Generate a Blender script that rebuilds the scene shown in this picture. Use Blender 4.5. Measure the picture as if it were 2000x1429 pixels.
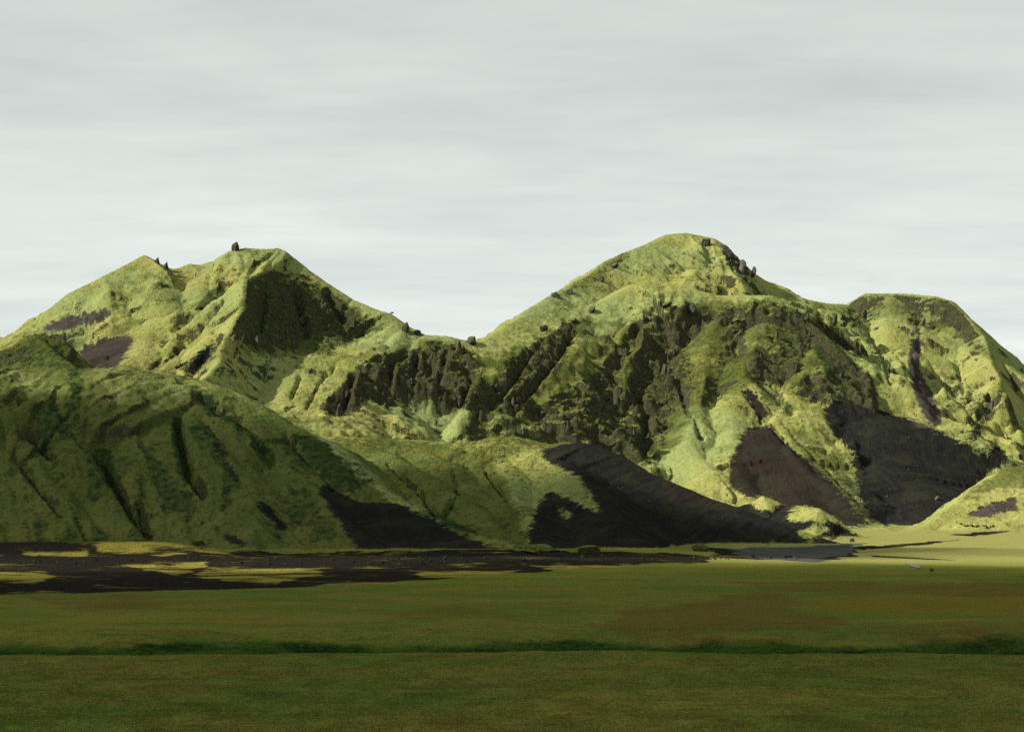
import bpy, math, random
import numpy as np

# ----------------------------------------------------------------------------------------------
# camera, world, sun, exposure
# ----------------------------------------------------------------------------------------------
for o in list(bpy.data.objects):
    bpy.data.objects.remove(o, do_unlink=True)
S = bpy.context.scene
COL = S.collection
rng = np.random.default_rng(7)
random.seed(7)

F = 2750.0          # focal length in photo pixels (photo 2000 x 1429)
CX, HY = 1000.0, 960.0
CAMZ = 40.0
W, H = 2000.0, 1429.0

cam_d = bpy.data.cameras.new('camera')
cam = bpy.data.objects.new('camera', cam_d)
COL.objects.link(cam)
cam.location = (0, 0, CAMZ)
cam.rotation_euler = (math.radians(90), 0, 0)
cam_d.sensor_fit = 'HORIZONTAL'
cam_d.sensor_width = 36
cam_d.lens = 36 * F / W
cam_d.shift_x = 0
cam_d.shift_y = (HY - H / 2) / W
cam_d.clip_start = 1
cam_d.clip_end = 60000
S.camera = cam

SUN_EL, SUN_AZ = math.radians(34), math.radians(-11)      # azimuth: 0 = from the left (-X), positive = beyond the hills
sun_dir = (-math.cos(SUN_EL) * math.cos(SUN_AZ), math.cos(SUN_EL) * math.sin(SUN_AZ), math.sin(SUN_EL))
sun_d = bpy.data.lights.new('sun', 'SUN')
sun_d.energy = 5.0
sun_d.angle = math.radians(1.2)
sun_d.color = (1.0, 0.93, 0.80)
sun = bpy.data.objects.new('sun', sun_d)
COL.objects.link(sun)
from mathutils import Vector
sun.rotation_euler = Vector(sun_dir).to_track_quat('Z', 'Y').to_euler()
sun.location = (-400, 0, 900)

world = bpy.data.worlds.new('World')
S.world = world
world.use_nodes = True
wn, wl = world.node_tree.nodes, world.node_tree.links
wn.clear()
def N(nodes, typ, **kw):
    n = nodes.new(typ)
    for k, v in kw.items():
        if k == 'inp':
            for i, val in v.items():
                n.inputs[i].default_value = val
        else:
            setattr(n, k, v)
    return n
sky = N(wn, 'ShaderNodeTexSky', sky_type='NISHITA', sun_disc=False, sun_elevation=SUN_EL,
        sun_rotation=math.radians(-101), altitude=200, air_density=1.0, dust_density=2.0, ozone_density=1.0)
tc = N(wn, 'ShaderNodeTexCoord')
# flat cloud deck: direction projected on a plane high above, so streaks crowd towards the horizon
sep = N(wn, 'ShaderNodeSeparateXYZ')
wl.new(tc.outputs['Generated'], sep.inputs[0])
zc = N(wn, 'ShaderNodeMath', operation='MAXIMUM', inp={1: 0.0}); wl.new(sep.outputs['Z'], zc.inputs[0])
za = N(wn, 'ShaderNodeMath', operation='ADD', inp={1: 0.10}); wl.new(zc.outputs[0], za.inputs[0])
px_ = N(wn, 'ShaderNodeMath', operation='DIVIDE'); wl.new(sep.outputs['X'], px_.inputs[0]); wl.new(za.outputs[0], px_.inputs[1])
py_ = N(wn, 'ShaderNodeMath', operation='DIVIDE'); wl.new(sep.outputs['Y'], py_.inputs[0]); wl.new(za.outputs[0], py_.inputs[1])
cmb = N(wn, 'ShaderNodeCombineXYZ'); wl.new(px_.outputs[0], cmb.inputs[0]); wl.new(py_.outputs[0], cmb.inputs[1])
mp = N(wn, 'ShaderNodeMapping'); mp.inputs['Rotation'].default_value = (0, 0, math.radians(8)); mp.inputs['Scale'].default_value = (0.55, 1.25, 1.0)
wl.new(cmb.outputs[0], mp.inputs[0])
n1 = N(wn, 'ShaderNodeTexNoise', inp={'Scale': 0.75, 'Detail': 8.0, 'Roughness': 0.56, 'Distortion': 0.7}); wl.new(mp.outputs[0], n1.inputs['Vector'])
n2 = N(wn, 'ShaderNodeTexNoise', inp={'Scale': 2.6, 'Detail': 6.0, 'Roughness': 0.55, 'Distortion': 0.3}); wl.new(mp.outputs[0], n2.inputs['Vector'])
mixn = N(wn, 'ShaderNodeMix', data_type='FLOAT', inp={0: 0.35}); n3 = N(wn, 'ShaderNodeTexNoise', inp={'Scale': 5.5, 'Detail': 8.0, 'Roughness': 0.6, 'Distortion': 0.9}); wl.new(mp.outputs[0], n3.inputs['Vector'])
mixw = N(wn, 'ShaderNodeMix', data_type='FLOAT', inp={0: 0.22}); wl.new(n1.outputs[0], mixw.inputs[2]); wl.new(n3.outputs[0], mixw.inputs[3]); wl.new(mixw.outputs[0], mixn.inputs[2]); wl.new(n2.outputs[0], mixn.inputs[3])
cr = N(wn, 'ShaderNodeValToRGB')
cr.color_ramp.elements[0].position = 0.385; cr.color_ramp.elements[0].color = (5.22, 5.78, 5.50, 1)
cr.color_ramp.elements[1].position = 0.615; cr.color_ramp.elements[1].color = (6.75, 7.1, 6.7, 1)
wl.new(mixn.outputs[0], cr.inputs[0])
# brighter towards the horizon, as a thin overcast is
hz = N(wn, 'ShaderNodeMapRange', interpolation_type='SMOOTHSTEP', inp={1: 0.02, 2: 0.36, 3: 1.12, 4: 0.93}); wl.new(zc.outputs[0], hz.inputs[0])
zen = N(wn, 'ShaderNodeMapRange', inp={1: 0.2, 2: 1.0, 3: 1.0, 4: 0.62}); wl.new(zc.outputs[0], zen.inputs[0])
hz2 = N(wn, 'ShaderNodeMath', operation='MULTIPLY'); wl.new(hz.outputs[0], hz2.inputs[0]); wl.new(zen.outputs[0], hz2.inputs[1])
mul = N(wn, 'ShaderNodeMix', data_type='RGBA', blend_type='MULTIPLY', inp={0: 1.0}); wl.new(cr.outputs[0], mul.inputs[6]); wl.new(hz2.outputs[0], mul.inputs[7])
mixs = N(wn, 'ShaderNodeMix', data_type='RGBA', inp={0: 0.93}); wl.new(sky.outputs[0], mixs.inputs[6]); wl.new(mul.outputs[2], mixs.inputs[7])
bg = N(wn, 'ShaderNodeBackground', inp={1: 0.0700}); wl.new(mixs.outputs[2], bg.inputs[0])
wo = N(wn, 'ShaderNodeOutputWorld'); wl.new(bg.outputs[0], wo.inputs[0])

S.view_settings.view_transform = 'Standard'
S.view_settings.look = 'None'
S.view_settings.exposure = 0.80
S.view_settings.gamma = 1.0
S.view_settings.use_curve_mapping = False
S.render.engine = 'CYCLES'
S.render.filter_size = 1.0
S.cycles.max_bounces = 5
S.cycles.diffuse_bounces = 2
S.cycles.volume_bounces = 0
S.cycles.sample_clamp_indirect = 1.5
S.cycles.transparent_max_bounces = 16
S.cycles.use_denoising = False
try:
    S.cycles.use_light_tree = False
except Exception:
    pass

# ----------------------------------------------------------------------------------------------
# helpers
# ----------------------------------------------------------------------------------------------
f32 = np.float32
def P(px, py, Y):
    """a photo pixel at a distance, as a place in the world"""
    return ((px - CX) / F * Y, Y, CAMZ - (py - HY) / F * Y)

_perm = np.concatenate([rng.permutation(256)] * 3).astype(np.int32)
_g = np.stack([np.cos(np.arange(256) * 2.399963), np.sin(np.arange(256) * 2.399963)], 1).astype(f32)
def perlin(x, y, seed=0):
    x = np.asarray(x, f32) + f32(seed * 17.31); y = np.asarray(y, f32) + f32(seed * 5.77)
    xf = np.floor(x); yf = np.floor(y)
    xi = xf.astype(np.int32) & 255; yi = yf.astype(np.int32) & 255
    x = x - xf; y = y - yf
    u = x * x * x * (x * (x * 6 - 15) + 10); v = y * y * y * (y * (y * 6 - 15) + 10)
    def gr(ix, iy, dx, dy):
        g = _g[_perm[_perm[ix] + iy]]
        return g[..., 0] * dx + g[..., 1] * dy
    a = gr(xi, yi, x, y); b = gr(xi + 1, yi, x - 1, y)
    c = gr(xi, yi + 1, x, y - 1); d = gr(xi + 1, yi + 1, x - 1, y - 1)
    ab = a + u * (b - a); cd = c + u * (d - c)
    return (ab + v * (cd - ab)) * f32(1.5)
def fbm(x, y, oct=4, seed=0, gain=0.5):
    s = 0; a = 1.0; f = 1.0; t = 0
    for i in range(oct):
        s = s + a * perlin(x * f, y * f, seed + i * 3); t += a; a *= gain; f *= 2.03
    return s / t
def ridged(x, y, oct=3, seed=0, gain=0.5):
    s = 0; a = 1.0; f = 1.0; t = 0
    for i in range(oct):
        s = s + a * (1 - np.abs(perlin(x * f, y * f, seed + i * 3)) * 1.6); t += a; a *= gain; f *= 2.1
    return s / t
def sstep(a, b, x):
    t = np.clip((x - a) / (b - a), 0, 1)
    return t * t * (3 - 2 * t)

# ----------------------------------------------------------------------------------------------
# the terrain: ridges of every mountain as lines in space with a cross profile
# ----------------------------------------------------------------------------------------------
colpx = np.concatenate([np.arange(-1790, -190, 32.0), np.arange(-190, 2192, 2.5), np.arange(2200, 3800, 32.0)])
rows = np.concatenate([np.arange(150, 230, 4.0), np.arange(230, 430, 1.0), np.arange(430, 860, 2.0),
                       np.arange(860, 2120, 1.9), np.arange(2120, 2680, 2.5), np.arange(2680, 3300, 9.0)])
GY = np.repeat(rows[:, None], len(colpx), 1).astype(f32)
GX = ((colpx[None, :] - CX) / F * rows[:, None]).astype(f32)
NR, NC = GX.shape

MOUNTAINS = []      # (name, [ridge dict])
def ridge(pts, left, right, rnd=6.0, gully=1.0, lam=45.0, jit=0.0):
    """pts: (px, py, distance); left/right: profile [(d, drop), ...] on the two sides of the line walked in order"""
    return dict(p=[P(*q) for q in pts], l=np.array(left, float), r=np.array(right, float), rnd=rnd, gully=gully, lam=lam, jit=jit)
def prof(d, pr):
    out = np.interp(d, pr[:, 0], pr[:, 1])
    ext = (pr[-1, 1] - pr[-2, 1]) / (pr[-1, 0] - pr[-2, 0])
    return np.where(d > pr[-1, 0], pr[-1, 1] + (d - pr[-1, 0]) * ext, out)

SL = lambda s: [(0, 0), (100, 100 * s)]
TAL = lambda s1, d1, s2: [(0, 0), (d1, d1 * s1), (d1 + 100, d1 * s1 + 100 * s2)]

# --- far left mountain
M1 = [
    ridge([(-260, 800, 1800), (-80, 722, 1800), (0, 668, 1830), (60, 632, 1850), (130, 575, 1880), (200, 540, 1900), (240, 520, 1920), (262, 508, 1930),
           (280, 498, 1940), (300, 508, 1950), (335, 526, 1960), (345, 525, 1960), (370, 515, 1970), (395, 519, 1975), (420, 508, 1980),
           (448, 490, 1980), (480, 484, 1985), (510, 487, 1990), (545, 485, 1990), (560, 492, 1980), (575, 504, 1980), (600, 525, 1970),
           (640, 553, 1960), (690, 585, 1950), (740, 606, 1930), (760, 612, 1920), (780, 628, 1900), (830, 654, 1880), (870, 656, 1880),
           (905, 664, 1890), (945, 666, 1900)], SL(.6), [(0, 0), (60, 30), (250, 175), (420, 275)], rnd=5, lam=60),
    ridge([(545, 486, 1985), (520, 522, 1890), (480, 543, 1800), (468, 600, 1730), (452, 660, 1660), (405, 735, 1570), (360, 800, 1490)],
          [(0, 0), (30, 40), (70, 70), (200, 150)], [(0, 0), (20, 17), (60, 37), (120, 62), (300, 138)], rnd=3, lam=30),
    ridge([(590, 655, 1800), (565, 720, 1690), (535, 800, 1570)], [(0, 0), (60, 12), (160, 70)], [(0, 0), (60, 14), (160, 80)], rnd=50, gully=.2),
    ridge([(345, 526, 1955), (330, 570, 1860), (300, 640, 1760), (255, 700, 1660), (220, 760, 1580)], SL(.5), SL(.40), rnd=14, lam=40),
    ridge([(420, 510, 1975), (400, 580, 1850), (350, 660, 1730), (290, 730, 1620)], SL(.52), SL(.42), rnd=10, lam=40),
    ridge([(790, 640, 1885), (760, 680, 1810), (700, 722, 1740), (650, 780, 1650), (600, 822, 1570)], TAL(.9, 60, .62), SL(.6), rnd=8, lam=35),
    ridge([(830, 655, 1870), (810, 690, 1830), (790, 740, 1770), (760, 800, 1690)], TAL(1.1, 50, .6), TAL(.9, 50, .62), rnd=6, lam=30),
    ridge([(935, 668, 1890), (930, 720, 1820), (915, 790, 1720), (900, 840, 1640)], TAL(1.0, 50, .6), TAL(1.0, 50, .62), rnd=6, lam=30),
]
# --- the central mountain
M2 = [
    ridge([(945, 664, 1905), (1000, 628, 1990), (1040, 600, 2060), (1085, 572, 2130), (1150, 535, 2230), (1190, 507, 2300), (1225, 491, 2340), (1260, 478, 2380),
           (1300, 458, 2430), (1340, 455, 2450), (1370, 461, 2450), (1395, 466, 2450), (1420, 481, 2450), (1445, 508, 2450), (1470, 532, 2450),
           (1500, 551, 2450)], SL(.65), [(0, 0), (80, 45), (300, 190)], rnd=8, lam=60),
    ridge([(1500, 551, 2450), (1540, 574, 2470), (1580, 586, 2500), (1620, 593, 2550), (1650, 594, 2610)], SL(.65), [(0, 0), (40, 38), (300, 330)], rnd=8, lam=60),
    # front shoulder and its right flank
    ridge([(1060, 680, 2010), (1110, 632, 2070), (1180, 585, 2130), (1230, 556, 2170), (1280, 547, 2180), (1340, 560, 2170), (1400, 577, 2160), (1500, 577, 2150)], [(0, 0), (60, 20), (140, 80), (300, 220)], [(0, 0), (50, 30), (110, 110), (180, 165), (400, 300)], rnd=10, lam=40),
    ridge([(1500, 577, 2150), (1560, 612, 2110), (1600, 645, 2070), (1640, 682, 2030), (1690, 742, 1990), (1712, 800, 1950), (1722, 824, 1935)], [(0, 0), (30, 26), (300, 250)],
          [(0, 0), (25, 20), (90, 100), (160, 150), (400, 300)], rnd=5, lam=40),
    ridge([(1722, 824, 1935), (1800, 860, 1890), (1915, 928, 1800), (1990, 985, 1740)], SL(.7), SL(.62), rnd=14, gully=.15),
    ridge([(1275, 598, 2130), (1240, 628, 2080), (1190, 688, 2000), (1130, 742, 1920), (1050, 795, 1830), (960, 842, 1730), (880, 880, 1640), (820, 930, 1550)],
          [(0, 0), (40, 48), (100, 90), (250, 180)], [(0, 0), (120, 62), (300, 190)], rnd=3, lam=30),
    ridge([(1340, 590, 2130), (1260, 640, 2060), (1225, 700, 1980), (1212, 770, 1900), (1205, 830, 1830), (1225, 900, 1740), (1250, 960, 1640)],
          [(0, 0), (30, 42), (90, 92), (250, 185)], [(0, 0), (60, 36), (200, 130)], rnd=3, lam=26),
    ridge([(1400, 600, 2130), (1370, 690, 2010), (1345, 780, 1900), (1350, 850, 1800), (1380, 920, 1690)],
          [(0, 0), (50, 34), (120, 80), (250, 165)], [(0, 0), (60, 34), (200, 126)], rnd=12, lam=26),
    ridge([(1500, 600, 2120), (1450, 700, 1990), (1430, 790, 1880), (1440, 860, 1780), (1450, 930, 1680), (1470, 1000, 1570)],
          [(0, 0), (50, 32), (120, 78), (250, 162)], [(0, 0), (60, 34), (200, 126)], rnd=14, lam=26),
    ridge([(1600, 660, 2060), (1560, 740, 1960), (1520, 800, 1870), (1500, 845, 1810), (1570, 905, 1700), (1640, 965, 1620), (1705, 1022, 1560), (1730, 1045, 1520)],
          [(0, 0), (100, 58), (200, 122)], [(0, 0), (100, 56), (200, 118)], rnd=5, gully=.5, lam=26),
    ridge([(1695, 800, 1925), (1740, 890, 1790), (1785, 980, 1660), (1800, 1030, 1580)], [(0, 0), (80, 20), (200, 90)], [(0, 0), (80, 20), (200, 95)], rnd=40, gully=0),
    ridge([(1495, 838, 1812), (1530, 920, 1690), (1570, 1000, 1570)], [(0, 0), (80, 26), (200, 100)], [(0, 0), (60, 14), (200, 80)], rnd=30, gully=0),
    ridge([(1690, 745, 1985), (1672, 775, 1930)], TAL(1.2, 40, .62), TAL(1.3, 40, .62), rnd=8, lam=26),
]
# --- right, behind
M3 = [
    ridge([(1590, 606, 2700), (1650, 596, 2680), (1690, 573, 2650), (1720, 573, 2640), (1770, 573, 2620), (1830, 579, 2600), (1860, 588, 2580), (1890, 620, 2550),
           (1920, 660, 2510), (1945, 702, 2480)], SL(.7), [(0, 0), (40, 60), (130, 125), (350, 270)], rnd=8, lam=50),
    ridge([(1950, 706, 2560), (1965, 704, 2560), (2000, 725, 2560), (2070, 775, 2560), (2200, 860, 2560)], SL(.6), SL(.65), rnd=10, lam=60),
    ridge([(1920, 655, 2500), (1950, 735, 2400), (1945, 775, 2330), (1915, 825, 2240), (1885, 875, 2150)], [(0, 0), (40, 50), (150, 120)], [(0, 0), (100, 55), (250, 150)], rnd=3, lam=40),
    ridge([(1740, 580, 2620), (1735, 650, 2500), (1725, 730, 2380), (1730, 800, 2270), (1760, 870, 2150)], SL(.6), SL(.6), rnd=14, lam=45),
    ridge([(2000, 728, 2540), (2010, 790, 2400), (1985, 850, 2270), (1960, 900, 2160)], SL(.6), SL(.55), rnd=14, lam=45),
    ridge([(1640, 605, 2650), (1660, 650, 2500), (1690, 720, 2380), (1740, 810, 2230)], SL(.6), SL(.6), rnd=10, lam=40),
]
# --- left hill in front
M4 = [
    ridge([(-300, 735, 1230), (-100, 726, 1230), (0, 722, 1230), (60, 721, 1230), (200, 721, 1225), (300, 725, 1220), (370, 736, 1205), (430, 753, 1190), (480, 776, 1175), (540, 816, 1150),
           (580, 838, 1135), (620, 852, 1120), (660, 881, 1095), (720, 931, 1060), (760, 966, 1035), (830, 1006, 1000), (900, 1045, 965), (960, 1063, 945), (1010, 1078, 925)],
          SL(.5), [(0, 0), (45, 6), (95, 24), (150, 62), (250, 140)], rnd=10, gully=.6, lam=50),
]
_sp = [(-190, 800, -60, 1060, -5), (-80, 800, 95, 1075, -1), (15, 812, 205, 1080, -6), (95, 805, 262, 1082, -2), (160, 830, 330, 1085, -9), (262, 805, 402, 1088, -1),
       (378, 800, 520, 1088, -7), (420, 810, 610, 1090, 0), (535, 850, 745, 1090, -5)]
for i, (a, b, c, d, dz) in enumerate(_sp):
    m = [(a + (c - a) * t + 22 * math.sin(i * 2.1 + t * 4), b + (d - b) * t ** 1.05 - dz * 2.4 * (1 - t * .6), 1105 - 215 * t + (10 if i % 2 else -6)) for t in (0, .2, .4, .6, .8, 1)]
    M4.append(ridge(m, [(0, 0), (25, 14), (70, 46), (150, 110)], [(0, 0), (40, 17), (120, 74)], rnd=4, gully=.15, lam=20))
# --- hill in the middle
M5 = [
    ridge([(560, 850, 1290), (620, 852, 1270), (700, 853, 1255), (800, 858, 1240), (900, 866, 1225), (960, 855, 1225), (1010, 853, 1215), (1080, 868, 1200), (1110, 863, 1190), (1160, 866, 1180),
           (1210, 887, 1165), (1255, 918, 1150), (1330, 950, 1130), (1420, 984, 1110), (1480, 1005, 1095), (1560, 1035, 1080), (1640, 1070, 1060)],
          SL(.5), [(0, 0), (40, 10), (90, 34), (180, 86), (300, 140)], rnd=10, gully=.6, lam=40),
    ridge([(690, 860, 1230), (760, 885, 1170), (850, 935, 1090), (920, 1000, 1000), (970, 1048, 940)], SL(.5), SL(.42), rnd=5, gully=.4, lam=26),
    ridge([(800, 862, 1220), (880, 905, 1140), (960, 980, 1040), (1030, 1060, 935)], SL(.5), SL(.45), rnd=6, lam=26),
    ridge([(1010, 856, 1200), (1080, 900, 1120), (1130, 950, 1050), (1190, 1005, 985), (1260, 1055, 930)], SL(.5), SL(.45), rnd=6, gully=.4, lam=26),
    ridge([(960, 860, 1210), (1010, 930, 1090), (1035, 1000, 1000), (1030, 1060, 935)], SL(.5), SL(.5), rnd=8, lam=26),
]
# --- knoll, hillock, mound
M6 = [ridge([(-80, 720, 1460), (0, 683, 1450), (40, 664, 1445), (75, 654, 1440), (100, 661, 1440), (125, 666, 1435), (140, 680, 1430), (150, 692, 1430), (180, 722, 1425)],
            SL(.7), TAL(.9, 30, .6), rnd=5, lam=20),
      ridge([(75, 656, 1438), (110, 690, 1400), (150, 720, 1370)], SL(.8), SL(.7), rnd=3, lam=20)]
M7 = [ridge([(1812, 1034, 1440), (1850, 996, 1455), (1900, 956, 1480), (1940, 926, 1500), (1970, 913, 1510), (2000, 909, 1520), (2080, 890, 1540), (2250, 870, 1560)],
            SL(.6), [(0, 0), (30, 14), (120, 72)], rnd=6, gully=.6, lam=28)]
M8 = [ridge([(1495, 1024, 1270), (1545, 986, 1260), (1570, 990, 1245), (1600, 992, 1230), (1640, 1018, 1225), (1690, 1058, 1215), (1720, 1072, 1210)],
            SL(.5), [(0, 0), (20, 6), (60, 30), (120, 60)], rnd=5, gully=.25, lam=20),
      ridge([(1460, 985, 1420), (1490, 968, 1420), (1530, 985, 1420)], SL(.6), SL(.7), rnd=8, gully=.5, lam=15)]
NAMES = ['mountain', 'mountain', 'mountain', 'hill', 'hill', 'hill', 'hill', 'hill']
ALL = [M1, M2, M3, M4, M5, M6, M7, M8]

def ground(X, Y):
    g = fbm(X / 120, Y / 120, 3, 41) * 1.3 + fbm(X / 22, Y / 22, 3, 45) * .35
    g = g * sstep(120, 320, Y) 
    px = X / Y * F + CX
    # low swell of lava on the left in front of the hill
    g = g + 9.5 * np.exp(-((Y - 850) / 30) ** 2) * sstep(520, 300, px)
    g = g + 2.2 * np.exp(-((Y - 800) / 40) ** 2) * sstep(1400, 1000, px) 
    # gravel river bed and lower plain on the right
    g = g - 1.5 * sstep(1350, 1600, px) * sstep(800, 860, Y)
    g = g + 24 * sstep(1450, 2300, Y)
    # channel across the foreground
    edge = 348 + 5 * perlin(X / 60, X * 0, 51) + 2.0 * perlin(X / 14, X * 0, 52) - 10 * sstep(500, 100, px) * sstep(-50, 400, px) * .3
    far = edge + 54 + 22 * perlin(X / 55, X * 0, 53) + 5 * perlin(X / 18, X * 0, 54) + 34 * sstep(1860, 1960, px) * sstep(2120, 1990, px)
    depth = np.clip(7.0 + 4.2 * perlin(X / 33, X * 0, 55), 1.6, 9)
    t = np.clip((Y - edge) / 5.0, 0, 1) * np.clip((far - Y) / np.maximum(far - edge - 12, 8), 0, 1)
    g = g - depth * t ** .8
    wob = np.where(t > 0.05, fbm(X / 5, Y / 5, 2, 57), 0)
    return (g + wob * .7).astype(f32), t

for M in ALL:
    for i, R in enumerate(M):
        R['jit'] = 0.0 if i == 0 else 1.0
M2[1]['jit'] = M2[2]['jit'] = M2[3]['jit'] = M2[4]['jit'] = M3[1]['jit'] = M8[1]['jit'] = M6[1]['jit'] = 0.0
for R in M4[1:]: R['jit'] = .9
best = np.full(GX.shape, -1e4, f32); second = np.full(GX.shape, -1e4, f32)
D = np.zeros(GX.shape, f32); AL = np.zeros(GX.shape, f32)
MID = np.full(GX.shape, -1, np.int16); LAM = np.ones(GX.shape, f32); GUL = np.zeros(GX.shape, f32)
wx = fbm(GX / 80, GY / 80, 4, 11, .55) * 26; wy = fbm(GX / 80, GY / 80, 4, 19, .55) * 26
hprof = 1 + .25 * fbm(GX / 60, GY / 60, 3, 23)
rid = 0
WARP = [.6, 1.0, .2, .4, .5, .7, .6, .5]
SWAP = np.zeros(GX.shape, bool)
for mi, M in enumerate(ALL):
    for R in M:
        pts = np.array(R['p'], float)
        reach = 620
        if R['jit'] > 0:                              # spurs wander a little on their way down
            out = []
            for k in range(len(pts) - 1):
                n_ = max(1, int(np.hypot(*(pts[k + 1] - pts[k])[:2]) / 26))
                for q in range(n_):
                    out.append(pts[k] + (pts[k + 1] - pts[k]) * q / n_)
            out.append(pts[-1]); pts = np.array(out)
            tt = np.arange(len(pts)) * .37 + rid * 9.1
            env = np.clip(np.arange(len(pts)) / 3.0, 0, 1)
            pts[:, 0] += perlin(tt, tt * 0, 301) * 15 * R['jit'] * env
            pts[:, 1] += perlin(tt, tt * 0 + 5, 302) * 8 * R['jit'] * env
            pts[:, 2] += perlin(tt * .8, tt * 0 + 9, 303) * 5 * R['jit'] * env
            reach = 420
        acc = 0.0
        bh = np.full(GX.shape, -1e4, f32); bd = np.full(GX.shape, 1e6, f32); ba = np.zeros(GX.shape, f32)
        # rows that this ridge can reach
        ymin, ymax = pts[:, 1].min() - reach, pts[:, 1].max() + reach
        r0, r1 = np.searchsorted(rows, ymin), np.searchsorted(rows, ymax)
        sl = slice(r0, r1)
        X, Y = GX[sl], GY[sl]
        for k in range(len(pts) - 1):
            ax, ay, az = pts[k]; bx, by, bz = pts[k + 1]
            dx, dy = bx - ax, by - ay
            L2 = dx * dx + dy * dy; L = math.sqrt(L2)
            for it in range(1):
                t = np.clip(((X - ax) * dx + (Y - ay) * dy) / L2, 0, 1)
                ex = X - (ax + t * dx); ey = Y - (ay + t * dy)
                d0 = np.sqrt(ex * ex + ey * ey)
            fw = sstep(4, 90, d0)                      # warp grows away from the crest
            ex = ex + wx[sl] * fw * WARP[mi]; ey = ey + wy[sl] * fw * WARP[mi]
            d = np.sqrt(ex * ex + ey * ey)
            d = np.sqrt(d * d + R['rnd'] ** 2) - R['rnd']
            side = dx * ey - dy * ex
            dd = d * np.where(fw > 0, 1 + (hprof[sl] - 1) * fw, 1)
            h = (az + t * (bz - az)) - np.where(side > 0, prof(dd, R['l']), prof(dd, R['r']))
            h = h.astype(f32)
            m = d0 < bd[sl]
            bh[sl] = np.where(m, h, bh[sl]); bd[sl] = np.where(m, d0, bd[sl]); ba[sl] = np.where(m, acc + t * L, ba[sl])
            acc += L
        m = bh > best
        second = np.where(m, best, np.maximum(second, bh))
        best = np.where(m, bh, best); D = np.where(m, bd, D); AL = np.where(m, ba + rid * 1000, AL)
        MID = np.where(m, mi, MID).astype(np.int16); LAM = np.where(m, R['lam'], LAM); GUL = np.where(m, R['gully'], GUL); SWAP = np.where(m, R['gully'] == 0, SWAP)
        rid += 1

# projected pixel of every ground point (to lay the mapped patches of rock, scree and grass on the hills)
def to_px(Z):
    return GX / GY * F + CX, HY + (CAMZ - Z) / GY * F

# ---- maps of what covers the slopes, traced as outlines and carried to the surface
RW, RH = 600, 360          # raster over px -200..2200, py 400..1120
def raster(polys, blur=2):
    out = np.zeros((RH, RW), f32)
    xs = (np.arange(RW) + .5) / RW * 2400 - 200; ys = (np.arange(RH) + .5) / RH * 720 + 400
    XX, YY = np.meshgrid(xs, ys)
    for val, poly in polys:
        ins = np.zeros(XX.shape, bool)
        n = len(poly)
        for i in range(n):
            x1, y1 = poly[i]; x2, y2 = poly[(i + 1) % n]
            if y1 == y2: continue
            c = ((YY >= min(y1, y2)) & (YY < max(y1, y2)))
            xi = x1 + (YY - y1) * (x2 - x1) / (y2 - y1)
            ins ^= c & (XX < xi)
        out = np.where(ins, val, out)
    for b in range(blur):
        out = (out + np.roll(out, 1, 0) + np.roll(out, -1, 0)) / 3
        out = (out + np.roll(out, 1, 1) + np.roll(out, -1, 1)) / 3
    return out
def sample(r, px, py):
    x = np.clip((px + 200) / 2400 * RW - .5, 0, RW - 1.01); y = np.clip((py - 400) / 720 * RH - .5, 0, RH - 1.01)
    xi = x.astype(np.int32); yi = y.astype(np.int32); fx = x - xi; fy = y - yi
    return (r[yi, xi] * (1 - fx) * (1 - fy) + r[yi, xi + 1] * fx * (1 - fy) + r[yi + 1, xi] * (1 - fx) * fy + r[yi + 1, xi + 1] * fx * fy).astype(f32)

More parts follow.
